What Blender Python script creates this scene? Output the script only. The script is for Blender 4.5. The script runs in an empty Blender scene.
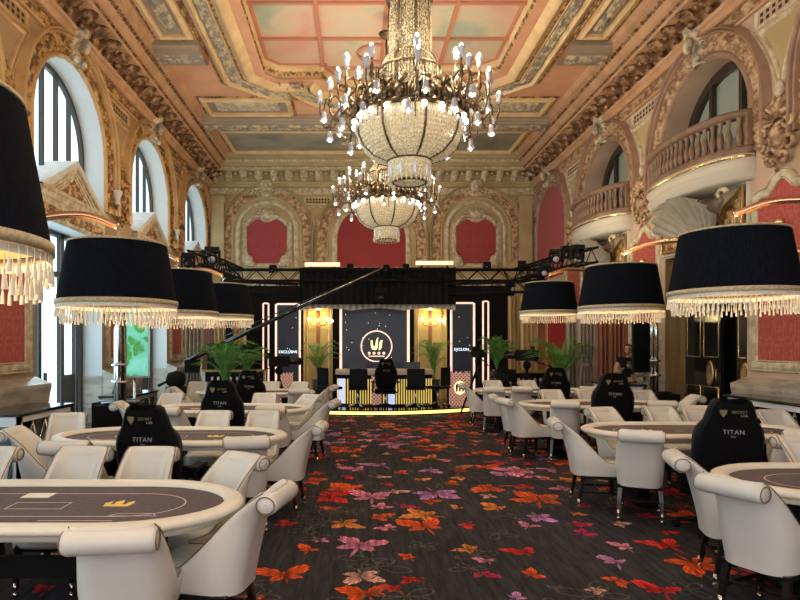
import bpy, bmesh, math, random
from math import sin, cos, pi, sqrt, atan2, floor, radians
from mathutils import Vector, Matrix, noise
random.seed(7)
C = bpy.context.scene
COL = C.collection

# ------------------------------------------------------------------ materials
def nd(nt, kind, **kw):
    n = nt.nodes.new(kind)
    for k, v in kw.items():
        if k.startswith('i_'):
            n.inputs[k[2:].replace('_', ' ')].default_value = v
        else:
            setattr(n, k, v)
    return n

def c4(c): return (c[0], c[1], c[2], 1.0)

def mat(name, col, rough=0.5, metal=0.0, col2=None, scale=8.0, detail=3.0, bump=0.0, bscale=None,
        emit=None, estr=0.0, coat=0.0, sheen=0.0, ramp=(0.35, 0.65), stretch=(1, 1, 1), alpha=1.0, trans=0.0, spec=None):
    m = bpy.data.materials.new(name); m.use_nodes = True
    nt = m.node_tree; b = nt.nodes['Principled BSDF']
    b.inputs['Base Color'].default_value = c4(col)
    b.inputs['Roughness'].default_value = rough
    b.inputs['Metallic'].default_value = metal
    if coat: b.inputs['Coat Weight'].default_value = coat
    if sheen: b.inputs['Sheen Weight'].default_value = sheen
    if trans: b.inputs['Transmission Weight'].default_value = trans
    if spec is not None: b.inputs['Specular IOR Level'].default_value = spec
    if alpha < 1: b.inputs['Alpha'].default_value = alpha
    tc = nd(nt, 'ShaderNodeTexCoord'); mp = nd(nt, 'ShaderNodeMapping')
    mp.inputs['Scale'].default_value = stretch
    nt.links.new(tc.outputs['Object'], mp.inputs['Vector'])
    if col2 is not None:
        n = nd(nt, 'ShaderNodeTexNoise'); n.inputs['Scale'].default_value = scale; n.inputs['Detail'].default_value = detail
        r = nd(nt, 'ShaderNodeValToRGB')
        r.color_ramp.elements[0].position = ramp[0]; r.color_ramp.elements[0].color = c4(col)
        r.color_ramp.elements[1].position = ramp[1]; r.color_ramp.elements[1].color = c4(col2)
        nt.links.new(mp.outputs[0], n.inputs['Vector']); nt.links.new(n.outputs['Fac'], r.inputs['Fac'])
        nt.links.new(r.outputs['Color'], b.inputs['Base Color'])
    if bump:
        n2 = nd(nt, 'ShaderNodeTexNoise'); n2.inputs['Scale'].default_value = bscale or scale * 4; n2.inputs['Detail'].default_value = 4
        bp = nd(nt, 'ShaderNodeBump'); bp.inputs['Strength'].default_value = bump; bp.inputs['Distance'].default_value = 0.02
        nt.links.new(mp.outputs[0], n2.inputs['Vector']); nt.links.new(n2.outputs['Fac'], bp.inputs['Height'])
        nt.links.new(bp.outputs[0], b.inputs['Normal'])
    if emit is not None:
        b.inputs['Emission Color'].default_value = c4(emit); b.inputs['Emission Strength'].default_value = estr
    return m

def mat_damask(name, c1, c2, sc):
    """woven damask: ogee rows drawn by two waves and a voronoi leaf"""
    m = bpy.data.materials.new(name); m.use_nodes = True
    nt = m.node_tree; b = nt.nodes['Principled BSDF']; b.inputs['Roughness'].default_value = 0.75
    b.inputs['Sheen Weight'].default_value = 0.2
    tc = nd(nt, 'ShaderNodeTexCoord'); mp = nd(nt, 'ShaderNodeMapping'); mp.inputs['Scale'].default_value = sc
    nt.links.new(tc.outputs['Object'], mp.inputs['Vector'])
    v = nd(nt, 'ShaderNodeTexVoronoi', feature='DISTANCE_TO_EDGE'); v.inputs['Scale'].default_value = 1.0; v.inputs['Randomness'].default_value = 0.12
    n = nd(nt, 'ShaderNodeTexNoise'); n.inputs['Scale'].default_value = 5.0; n.inputs['Detail'].default_value = 2
    nt.links.new(mp.outputs[0], v.inputs['Vector']); nt.links.new(mp.outputs[0], n.inputs['Vector'])
    a = nd(nt, 'ShaderNodeMath', operation='MULTIPLY_ADD'); a.inputs[1].default_value = 0.5
    nt.links.new(n.outputs['Fac'], a.inputs[0]); nt.links.new(v.outputs['Distance'], a.inputs[2])
    s = nd(nt, 'ShaderNodeMath', operation='SINE'); k = nd(nt, 'ShaderNodeMath', operation='MULTIPLY'); k.inputs[1].default_value = 22
    nt.links.new(a.outputs[0], k.inputs[0]); nt.links.new(k.outputs[0], s.inputs[0])
    r = nd(nt, 'ShaderNodeValToRGB')
    r.color_ramp.elements[0].position = 0.3; r.color_ramp.elements[0].color = c4(c1)
    r.color_ramp.elements[1].position = 0.7; r.color_ramp.elements[1].color = c4(c2)
    nt.links.new(s.outputs[0], r.inputs['Fac']); nt.links.new(r.outputs['Color'], b.inputs['Base Color'])
    return m

def mat_attr(name, rough=0.8, streak=True):
    """colour from the mesh's own colour attribute (dyed pattern), with yarn streaks"""
    m = bpy.data.materials.new(name); m.use_nodes = True
    nt = m.node_tree; b = nt.nodes['Principled BSDF']; b.inputs['Roughness'].default_value = rough
    b.inputs['Specular IOR Level'].default_value = 0.15
    at = nd(nt, 'ShaderNodeAttribute', attribute_name='Dye')
    tc = nd(nt, 'ShaderNodeTexCoord'); mp = nd(nt, 'ShaderNodeMapping'); mp.inputs['Scale'].default_value = (9, 1.0, 1)
    mp.inputs['Rotation'].default_value = (0, 0, 0.12)
    n = nd(nt, 'ShaderNodeTexNoise'); n.inputs['Scale'].default_value = 2.5; n.inputs['Detail'].default_value = 5; n.inputs['Roughness'].default_value = 0.7
    n.inputs['Distortion'].default_value = 0.6
    nt.links.new(tc.outputs['Object'], mp.inputs['Vector']); nt.links.new(mp.outputs[0], n.inputs['Vector'])
    r = nd(nt, 'ShaderNodeMapRange'); r.inputs['From Min'].default_value = 0.3; r.inputs['From Max'].default_value = 0.7
    r.inputs['To Min'].default_value = 0.28; r.inputs['To Max'].default_value = 2.1
    nt.links.new(n.outputs['Fac'], r.inputs['Value'])
    mx = nd(nt, 'ShaderNodeMix', data_type='RGBA', blend_type='MULTIPLY'); mx.inputs[0].default_value = 1.0
    nt.links.new(at.outputs['Color'], mx.inputs[6]); nt.links.new(r.outputs[0], mx.inputs[7])
    nt.links.new(mx.outputs[2], b.inputs['Base Color'])
    bp = nd(nt, 'ShaderNodeBump'); bp.inputs['Strength'].default_value = 0.3; bp.inputs['Distance'].default_value = 0.01
    n2 = nd(nt, 'ShaderNodeTexNoise'); n2.inputs['Scale'].default_value = 120
    nt.links.new(tc.outputs['Object'], n2.inputs['Vector']); nt.links.new(n2.outputs['Fac'], bp.inputs['Height'])
    nt.links.new(bp.outputs[0], b.inputs['Normal'])
    return m

def mat_cells(name, c1, c2, scale, rough=0.4, emit=0.0, thr=(0.05, 0.12)):
    """hexagon-like cells with pale seams"""
    m = bpy.data.materials.new(name); m.use_nodes = True
    nt = m.node_tree; b = nt.nodes['Principled BSDF']; b.inputs['Roughness'].default_value = rough
    tc = nd(nt, 'ShaderNodeTexCoord'); mp = nd(nt, 'ShaderNodeMapping'); mp.inputs['Scale'].default_value = (scale, scale * 0.05, scale)
    v = nd(nt, 'ShaderNodeTexVoronoi', feature='DISTANCE_TO_EDGE'); v.inputs['Scale'].default_value = 1.0; v.inputs['Randomness'].default_value = 0.25
    nt.links.new(tc.outputs['Object'], mp.inputs['Vector']); nt.links.new(mp.outputs[0], v.inputs['Vector']); mp.inputs['Rotation'].default_value = (0, 0.785, 0)
    r = nd(nt, 'ShaderNodeValToRGB')
    r.color_ramp.elements[0].position = thr[0]; r.color_ramp.elements[0].color = c4(c1)
    r.color_ramp.elements[1].position = thr[1]; r.color_ramp.elements[1].color = c4(c2)
    nt.links.new(v.outputs['Distance'], r.inputs['Fac']); nt.links.new(r.outputs['Color'], b.inputs['Base Color'])
    if emit:
        nt.links.new(r.outputs['Color'], b.inputs['Emission Color']); b.inputs['Emission Strength'].default_value = emit
    return m

def mat_sky_paint(name):
    """painted sky canvas: peach, rose and pale teal clouds"""
    m = bpy.data.materials.new(name); m.use_nodes = True
    nt = m.node_tree; b = nt.nodes['Principled BSDF']; b.inputs['Roughness'].default_value = 0.8
    tc = nd(nt, 'ShaderNodeTexCoord')
    n = nd(nt, 'ShaderNodeTexNoise'); n.inputs['Scale'].default_value = 0.75; n.inputs['Detail'].default_value = 6; n.inputs['Distortion'].default_value = 0.4
    nt.links.new(tc.outputs['Object'], n.inputs['Vector'])
    r = nd(nt, 'ShaderNodeValToRGB'); e = r.color_ramp.elements
    e[0].position = 0.32; e[0].color = (0.44, 0.50, 0.38, 1)
    e[1].position = 0.72; e[1].color = (0.70, 0.38, 0.28, 1)
    x = e.new(0.43); x.color = (0.66, 0.56, 0.40, 1)
    x = e.new(0.55); x.color = (0.72, 0.50, 0.35, 1)
    nt.links.new(n.outputs['Fac'], r.inputs['Fac']); nt.links.new(r.outputs['Color'], b.inputs['Base Color'])
    return m

M = {}
M['plaster_left'] = mat('warm_ochre_plaster', (0.42, 0.29, 0.16), 0.7, col2=(0.34, 0.22, 0.115), scale=1.6, bump=0.15, bscale=30)
M['plaster_right'] = mat('pale_rose_plaster', (0.60, 0.44, 0.33), 0.7, col2=(0.48, 0.34, 0.25), scale=1.6, bump=0.15, bscale=30)
M['plaster_back'] = mat('cream_plaster', (0.52, 0.41, 0.23), 0.7, col2=(0.43, 0.33, 0.17), scale=1.6, bump=0.15, bscale=30)
M['ceiling'] = mat('salmon_ceiling_plaster', (0.78, 0.42, 0.25), 0.7, col2=(0.66, 0.33, 0.19), scale=1.2)
M['ceiling_grey'] = mat('stone_grey_ceiling_plaster', (0.42, 0.34, 0.25), 0.7, col2=(0.34, 0.27, 0.20), scale=1.5)
M['fresco'] = mat('painted_cloud_fresco', (0.22, 0.22, 0.17), 0.8, col2=(0.40, 0.36, 0.28), scale=1.3, detail=6)
M['sky_paint'] = mat_sky_paint('painted_sky_canvas')
M['gold_mould'] = mat('gilded_moulding', (0.66, 0.44, 0.22), 0.42, 0.2, col2=(0.50, 0.31, 0.14), scale=3)
M['ceil_gold'] = mat('bright_gilt_cornice', (0.86, 0.64, 0.36), 0.45, 0.1, col2=(0.74, 0.50, 0.26), scale=3)
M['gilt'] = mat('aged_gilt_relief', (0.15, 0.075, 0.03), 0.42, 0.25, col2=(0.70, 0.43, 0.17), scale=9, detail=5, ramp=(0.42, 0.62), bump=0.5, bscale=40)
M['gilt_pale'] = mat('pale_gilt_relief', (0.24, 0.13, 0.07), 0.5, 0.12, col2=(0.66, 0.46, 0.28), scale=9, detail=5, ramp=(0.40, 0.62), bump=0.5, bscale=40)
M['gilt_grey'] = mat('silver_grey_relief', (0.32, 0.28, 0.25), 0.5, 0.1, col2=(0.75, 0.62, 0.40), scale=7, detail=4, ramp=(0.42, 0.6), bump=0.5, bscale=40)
M['gilt_cream'] = mat('cream_relief', (0.50, 0.40, 0.26), 0.6, 0.0, col2=(0.70, 0.63, 0.46), scale=8, detail=4, ramp=(0.40, 0.60), bump=0.4, bscale=40)
M['rose_line'] = mat('rose_painted_rib', (0.58, 0.24, 0.15), 0.6)
M['white_stone'] = mat('white_stone', (0.74, 0.74, 0.72), 0.5, col2=(0.64, 0.64, 0.62), scale=5)
M['reveal'] = mat('white_painted_reveal', (0.62, 0.66, 0.68), 0.6)
M['marble'] = mat('veined_beige_marble', (0.50, 0.44, 0.37), 0.28, col2=(0.33, 0.29, 0.25), scale=3.5, detail=8, ramp=(0.45, 0.62), stretch=(1, 1, 2.4))
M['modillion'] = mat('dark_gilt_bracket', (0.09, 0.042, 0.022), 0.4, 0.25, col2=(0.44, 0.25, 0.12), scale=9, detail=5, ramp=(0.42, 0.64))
M['peach_mould'] = mat('peach_moulding', (0.66, 0.40, 0.24), 0.5, col2=(0.52, 0.30, 0.17), scale=3)
M['rose_mould'] = mat('mauve_brown_moulding', (0.40, 0.25, 0.18), 0.5, col2=(0.30, 0.18, 0.12), scale=4)
M['shell'] = mat('grey_cream_shell', (0.46, 0.43, 0.36), 0.5, col2=(0.36, 0.32, 0.26), scale=6)
M['balc_stone'] = mat('brown_balustrade_stone', (0.19, 0.115, 0.075), 0.55, col2=(0.29, 0.19, 0.13), scale=6)
M['balc_white'] = mat('greyed_white_plaster', (0.62, 0.58, 0.50), 0.55)
M['red'] = mat_damask('crimson_damask', (0.34, 0.045, 0.05), (0.39, 0.06, 0.065), (4.0, 4.0, 2.6))
M['red_wall'] = mat_damask('red_gold_damask', (0.40, 0.045, 0.040), (0.44, 0.10, 0.075), (4.5, 4.5, 2.6))
M['red_plain'] = mat('flat_crimson_cloth', (0.30, 0.034, 0.038), 0.8, col2=(0.27, 0.03, 0.034), scale=2)
M['dark'] = mat('matt_black', (0.008, 0.008, 0.009), 0.8, spec=0.15)
M['dark_gloss'] = mat('gloss_black', (0.012, 0.011, 0.011), 0.12)
M['grille'] = mat('dark_vent', (0.03, 0.025, 0.02), 0.8)
M['window_metal'] = mat('dark_bronze_sash', (0.055, 0.05, 0.05), 0.4, 0.3)
M['day_glass'] = mat('daylit_window_glass', (0.75, 0.9, 0.95), 0.3, emit=(0.66, 0.90, 0.98), estr=1.35)
M['day_glass_r'] = mat('frosted_window_glass', (0.33, 0.40, 0.36), 0.25)
M['olive_wood'] = mat('olive_brown_panel', (0.20, 0.13, 0.055), 0.3, col2=(0.27, 0.18, 0.08), scale=2, stretch=(4, 4, 0.4))
M['dark_wood'] = mat('ebonised_wood', (0.03, 0.022, 0.018), 0.22, col2=(0.05, 0.035, 0.028), scale=3, stretch=(6, 6, 0.6))
M['copper_wood'] = mat('copper_brown_panel', (0.32, 0.12, 0.06), 0.35, col2=(0.22, 0.07, 0.035), scale=3, stretch=(5, 5, 0.4))
M['ochre_wood'] = mat('ochre_panel', (0.36, 0.20, 0.085), 0.4, col2=(0.44, 0.26, 0.12), scale=2, stretch=(5, 5, 0.4))
M['curtain'] = mat('taupe_curtain_cloth', (0.40, 0.32, 0.26), 0.75, col2=(0.34, 0.27, 0.21), scale=4, stretch=(5, 5, 0.3), sheen=0.3)
M['curtain_gold'] = mat('gold_curtain_cloth', (0.62, 0.43, 0.20), 0.6, col2=(0.48, 0.32, 0.15), scale=4, stretch=(5, 5, 0.3), sheen=0.3)
M['leather'] = mat('ivory_leather', (0.72, 0.70, 0.655), 0.42, col2=(0.67, 0.65, 0.60), scale=2.5, bump=0.06, bscale=90)
M['piping'] = mat('brown_gold_piping', (0.20, 0.14, 0.06), 0.4, 0.2)
M['leg'] = mat('black_lacquered_wood', (0.012, 0.010, 0.010), 0.2)
M['chrome'] = mat('polished_chrome', (0.80, 0.78, 0.74), 0.12, 1.0)
M['caster'] = mat('brass_chrome_caster', (0.80, 0.70, 0.50), 0.2, 1.0)
M['felt'] = mat('plum_grey_felt', (0.085, 0.062, 0.072), 0.85, col2=(0.11, 0.085, 0.095), scale=30)
M['print'] = mat('cream_table_print', (0.62, 0.52, 0.46), 0.8)
M['gold_print'] = mat('gold_table_print', (0.85, 0.58, 0.12), 0.6)
M['rail'] = mat('cream_padded_rail', (0.76, 0.72, 0.62), 0.38, bump=0.05, bscale=60)
M['gfabric'] = mat('charcoal_softweave', (0.0055, 0.0055, 0.006), 0.85, col2=(0.009, 0.009, 0.010), scale=60, spec=0.03)
M['gside'] = mat('navy_black_leather', (0.006, 0.007, 0.010), 0.5, spec=0.10)
M['gtext'] = mat('silver_stitched_lettering', (0.30, 0.30, 0.30), 0.5)
M['ggold'] = mat('gold_badge', (0.24, 0.19, 0.09), 0.5, 0.2)
M['shade'] = mat('black_pleated_silk', (0.005, 0.006, 0.009), 0.9, col2=(0.008, 0.010, 0.016), scale=14, stretch=(6, 6, 0.2), spec=0.04)
M['shade_in'] = mat('gold_shade_lining', (0.70, 0.48, 0.20), 0.5)
M['trim_gold'] = mat('gold_braid', (0.40, 0.31, 0.18), 0.6, col2=(0.58, 0.48, 0.30), scale=60)
M['tassel'] = mat('ivory_silk_tassel', (0.74, 0.69, 0.57), 0.6, col2=(0.86, 0.83, 0.74), scale=30)
M['copper'] = mat('satin_copper_tube', (0.72, 0.42, 0.26), 0.25, 1.0)
M['steel'] = mat('brushed_steel', (0.62, 0.62, 0.63), 0.22, 1.0)
M['brass'] = mat('aged_brass', (0.07, 0.05, 0.032), 0.35, 0.7, col2=(0.20, 0.14, 0.08), scale=18)
M['brass_bright'] = mat('bright_brass', (0.75, 0.55, 0.25), 0.25, 0.9)
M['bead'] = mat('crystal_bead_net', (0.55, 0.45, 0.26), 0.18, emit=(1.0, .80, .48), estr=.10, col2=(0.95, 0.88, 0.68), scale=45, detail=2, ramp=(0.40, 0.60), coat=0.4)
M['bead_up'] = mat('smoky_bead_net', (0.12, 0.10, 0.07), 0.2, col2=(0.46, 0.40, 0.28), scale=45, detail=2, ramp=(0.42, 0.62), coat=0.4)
M['tulip'] = mat('frosted_tulip_glass', (0.42, 0.42, 0.47), 0.2, coat=0.5)
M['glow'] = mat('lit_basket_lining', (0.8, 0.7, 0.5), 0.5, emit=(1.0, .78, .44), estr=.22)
M['crystal'] = mat('cut_crystal', (0.85, 0.86, 0.92), 0.05, coat=1.0)
M['bulb'] = mat('lit_bulb', (1, 1, 1), 0.3, emit=(1.0, 0.92, 0.78), estr=7)
M['bulb_far'] = mat('lit_warm_bulb', (1, 1, 1), 0.3, emit=(1.0, 0.80, 0.50), estr=12)
M['led'] = mat('peach_light_strip', (1, .8, .7), 0.4, emit=(1.0, 0.66, 0.50), estr=0.95)
M['tube'] = mat('orange_white_tube_light', (1, 1, 1), 0.4, emit=(1.0, 0.46, 0.20), estr=1.9)
M['yellow_led'] = mat('yellow_light_strip', (1, .9, .4), 0.4, emit=(1.0, 0.78, 0.20), estr=1.6)
M['slat'] = mat('lit_yellow_slat', (0.7, .55, .2), 0.35, emit=(1.0, 0.74, 0.16), estr=0.55)
M['blue_led'] = mat('blue_white_light_panel', (.6, .7, 1), 0.3, emit=(0.45, 0.55, 1.0), estr=0.9)
M['navy'] = mat('navy_star_screen', (0.012, 0.016, 0.028), 0.35, emit=(0.05, 0.07, 0.12), estr=0.08)
M['white_light'] = mat('lit_white_mark', (1, 1, 1), 0.3, emit=(1.0, 0.95, 0.9), estr=2.0)
M['cyan_light'] = mat('lit_pale_blue_letters', (1, 1, 1), 0.3, emit=(0.6, 0.85, 1.0), estr=1.6)
M['gold_light'] = mat('lit_gold_mark', (1, .8, .4), 0.3, emit=(1.0, 0.72, 0.34), estr=1.4)
M['red_panel'] = mat('crimson_bar_panel', (0.42, 0.04, 0.045), 0.5)
M['hex_pink'] = mat_cells('peach_honeycomb', (0.9, 0.62, 0.50), (0.30, 0.10, 0.07), 15, 0.3, 0.45)
M['hex_white'] = mat_cells('black_white_honeycomb', (0.75, 0.72, 0.62), (0.03, 0.03, 0.03), 9, 0.3, 0.0)
M['bar_top'] = mat('pale_gold_counter', (0.62, 0.56, 0.42), 0.25)
M['gold_top'] = mat('golden_counter_top', (0.55, 0.42, 0.10), 0.2, 0.4)
M['alcove'] = mat('ochre_alcove_wall', (0.60, 0.47, 0.20), 0.6, col2=(0.52, 0.40, 0.17), scale=3)
M['cloth_grey'] = mat('silver_swag_cloth', (0.42, 0.37, 0.31), 0.55)
M['leaf'] = mat('palm_leaf_green', (0.05, 0.17, 0.03), 0.45, col2=(0.16, 0.40, 0.07), scale=6)
M['pot'] = mat('dark_planter', (0.02, 0.022, 0.025), 0.3)
M['skin'] = mat('skin', (0.50, 0.25, 0.16), 0.5)
M['hair'] = mat('dark_brown_hair', (0.03, 0.018, 0.012), 0.6)
M['white_paint'] = mat('white_cabinet_paint', (0.66, 0.66, 0.66), 0.35)
M['blue_glass'] = mat('slate_blue_cabinet_glass', (0.06, 0.10, 0.13), 0.15)
M['grey_wood'] = mat('grey_cabinet_frame', (0.35, 0.33, 0.31), 0.35)
M['screen_off'] = mat('black_screen', (0.006, 0.010, 0.007), 0.3, spec=0.12)
M['paper'] = mat('off_white_paper', (0.80, 0.77, 0.68), 0.8)

# ------------------------------------------------------------------ mesh builder
class MB:
    def __init__(self): self.v = []; self.f = []; self.s = []; self.m = []; self.mi = 0
    def face(self, ids, smooth=False): self.f.append(tuple(ids)); self.s.append(smooth); self.m.append(self.mi)
    def box(self, c, s, rz=0.0, rot=None):
        hx, hy, hz = s[0] / 2, s[1] / 2, s[2] / 2; n = len(self.v)
        R = rot if rot is not None else Matrix.Rotation(rz, 3, 'Z')
        for z in (-hz, hz):
            for x, y in ((-hx, -hy), (hx, -hy), (hx, hy), (-hx, hy)):
                p = R @ Vector((x, y, z)); self.v.append((c[0] + p.x, c[1] + p.y, c[2] + p.z))
        for q in ((0, 3, 2, 1), (4, 5, 6, 7), (0, 1, 5, 4), (1, 2, 6, 5), (2, 3, 7, 6), (3, 0, 4, 7)): self.face([n + i for i in q])
        return self
    def tube(self, pts, r, n=8, caps=True, smooth=True, flat=1.0):
        pts = [Vector(p) for p in pts]; k = len(pts)
        rs = r if isinstance(r, (list, tuple)) else [r] * k
        base = len(self.v); up = None
        for i, p in enumerate(pts):
            t = (pts[min(i + 1, k - 1)] - pts[max(i - 1, 0)])
            if t.length < 1e-9: t = Vector((0, 0, 1))
            t.normalize()
            if up is None: up = Vector((0, 0, 1)) if abs(t.z) < 0.9 else Vector((1, 0, 0))
            a = t.cross(up)
            if a.length < 1e-6: a = t.cross(Vector((0, 1, 0)))
            a.normalize(); b = a.cross(t).normalized(); up = b
            for j in range(n):
                an = 2 * pi * j / n; q = p + a * (cos(an) * rs[i]) + b * (sin(an) * rs[i] * flat); self.v.append(tuple(q))
        for i in range(k - 1):
            for j in range(n):
                a0 = base + i * n + j; a1 = base + i * n + (j + 1) % n
                self.face((a0, a1, a1 + n, a0 + n), smooth)
        if caps:
            self.face([base + j for j in range(n)][::-1]); self.face([base + (k - 1) * n + j for j in range(n)])
        return self
    def lathe(self, prof, c=(0, 0, 0), n=16, ang=2 * pi, a0=0.0, smooth=True, caps=False):
        base = len(self.v); full = abs(ang - 2 * pi) < 1e-6; cols = n if full else n + 1
        for r, z in prof:
            for j in range(cols):
                a = a0 + ang * j / n; self.v.append((c[0] + r * cos(a), c[1] + r * sin(a), c[2] + z))
        for i in range(len(prof) - 1):
            for j in range(n):
                j2 = (j + 1) % cols
                self.face((base + i * cols + j, base + i * cols + j2, base + (i + 1) * cols + j2, base + (i + 1) * cols + j), smooth)
        if caps and full:
            self.face([base + j for j in range(cols)][::-1]); self.face([base + (len(prof) - 1) * cols + j for j in range(cols)])
        return self
    def ball(self, c, r, n=10, k=6, sc=(1, 1, 1)):
        prof = [(max(1e-4, r * sin(pi * i / k)), -r * cos(pi * i / k)) for i in range(k + 1)]
        b = len(self.v); self.lathe(prof, (0, 0, 0), n)
        for i in range(b, len(self.v)):
            p = self.v[i]; self.v[i] = (c[0] + p[0] * sc[0], c[1] + p[1] * sc[1], c[2] + p[2] * sc[2])
        return self
    def grid(self, fn, nu, nv, smooth=True, cu=False, cv=False):
        base = len(self.v)
        for i in range(nu):
            for j in range(nv): self.v.append(tuple(fn(i, j)))
        for i in range(nu if cu else nu - 1):
            for j in range(nv if cv else nv - 1):
                i2 = (i + 1) % nu; j2 = (j + 1) % nv
                self.face((base + i * nv + j, base + i2 * nv + j, base + i2 * nv + j2, base + i * nv + j2), smooth)
        return self
    def prism(self, poly, F, n0, n1, smooth=False):
        """poly: 2-D outline carried by the frame F(s, t, n), filled, from n0 to n1"""
        b = len(self.v); k = len(poly)
        for n in (n0, n1):
            for s, t in poly: self.v.append(tuple(F(s, t, n)))
        self.face([b + i for i in range(k)][::-1]); self.face([b + k + i for i in range(k)])
        for i in range(k):
            j = (i + 1) % k; self.face((b + i, b + j, b + k + j, b + k + i), smooth)
        return self
    def xform(self, mtx, start=0):
        for i in range(start, len(self.v)): self.v[i] = tuple(mtx @ Vector(self.v[i]))
        return self
    def mesh(self, name, mats):
        me = bpy.data.meshes.new(name); me.from_pydata(self.v, [], self.f)
        me.polygons.foreach_set('use_smooth', self.s)
        ms = mats if isinstance(mats, (list, tuple)) else [mats]
        for m in ms: me.materials.append(M[m] if isinstance(m, str) else m)
        if len(ms) > 1: me.polygons.foreach_set('material_index', self.m)
        me.update(); return me
    def build(self, name, mats, parent=None, bevel=0, sub=0, fix=True):
        me = self.mesh(name, mats)
        if fix:
            bm = bmesh.new(); bm.from_mesh(me); bmesh.ops.recalc_face_normals(bm, faces=bm.faces); bm.to_mesh(me); bm.free()
        o = bpy.data.objects.new(name, me); COL.objects.link(o)
        if parent is not None: o.parent = parent
        if bevel:
            b = o.modifiers.new('bev', 'BEVEL'); b.width = bevel; b.segments = 2; b.limit_method = 'ANGLE'
        if sub:
            b = o.modifiers.new('sub', 'SUBSURF'); b.levels = sub; b.render_levels = sub
        return o

def tag(o, label=None, cat=None, group=None, kind=None):
    if label: o['label'] = label
    if cat: o['category'] = cat
    if group: o['group'] = group
    if kind: o['kind'] = kind
    return o
def thing(name, label, cat, loc=(0, 0, 0), rz=0.0, group=None):
    o = bpy.data.objects.new(name, None); COL.objects.link(o); o.empty_display_size = 0.1
    o.location = loc; o.rotation_euler = (0, 0, rz)
    return tag(o, label, cat, group)
kids = {}
def children_of(o): return [c for c in bpy.data.objects if c.parent == o]
def copy_tree(o, parent=None):
    c = o.copy(); COL.objects.link(c)
    if parent is not None: c.parent = parent
    for ch in tree[o.name] if o.name in tree else []: copy_tree(ch, c)
    return c
tree = {}
def remember(root):
    """note the children once, so that copying stays quick"""
    allc = {}
    for o in bpy.data.objects:
        if o.parent is not None: allc.setdefault(o.parent.name, []).append(o)
    tree.update(allc)
_trim = [0]
def struct(mb, name, mats, **kw):
    o = mb.build(name, mats, **kw); o['kind'] = 'structure'; return o
def trim(mb, mats, label=None, **kw):
    _trim[0] += 1
    o = struct(mb, 'trim_%d' % _trim[0], mats, **kw)
    if label: o['label'] = label
    return o

# text as thin solid letters
def text_mesh(name, body, size, m, parent, loc, rot, extrude=0.002, spacing=1.0, align='CENTER'):
    cu = bpy.data.curves.new(name, 'FONT'); cu.body = body; cu.size = size; cu.extrude = extrude
    cu.align_x = align; cu.align_y = 'CENTER'; cu.space_character = spacing
    t = bpy.data.objects.new(name + '_tmp', cu); COL.objects.link(t)
    dg = bpy.context.evaluated_depsgraph_get(); me = bpy.data.meshes.new_from_object(t.evaluated_get(dg))
    bpy.data.objects.remove(t); me.materials.clear(); me.materials.append(M[m])
    o = bpy.data.objects.new(name, me); COL.objects.link(o); o.parent = parent; o.location = loc; o.rotation_euler = rot
    return o

# ------------------------------------------------------------------ sweeps and reliefs
def scroll(u, v, L):
    """running acanthus scroll, u metres along, v 0..1 across, L cell length"""
    k = floor(u / L); cu = (u / L - k - 0.5); cv = (v - 0.5)
    sg = 1 if int(k) % 2 == 0 else -1
    cv *= sg
    r = sqrt((cu) ** 2 + (cv * 0.95) ** 2) * 2; a = atan2(cv, cu)
    sp = 0.5 + 0.5 * cos(2 * pi * (r * 1.7) - a)
    body = sp if r < 0.92 else 0.25 + 0.6 * abs(sin(a * 4 + u * 3))
    leaf = 0.75 + 0.25 * cos(a * 9 + r * 6)
    edge = min(1.0, 8 * min(v, 1 - v))
    return body * leaf * edge
def beads(u, v, L):
    k = (u / L) % 1.0 - 0.5; d = (k * 2) ** 2 + ((v - 0.5) * 2) ** 2
    return sqrt(max(0.0, 1 - d))
def dentil(u, v, L):
    return 1.0 if (u / L) % 1.0 < 0.6 else 0.0
def garland(u, v, L):
    k = (u / L) % 1.0
    return (0.45 + 0.55 * abs(sin(k * pi))) * sqrt(max(0, 1 - (2 * v - 1) ** 2)) * (0.75 + 0.25 * sin(u * 70) * cos(v * 17))

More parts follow.
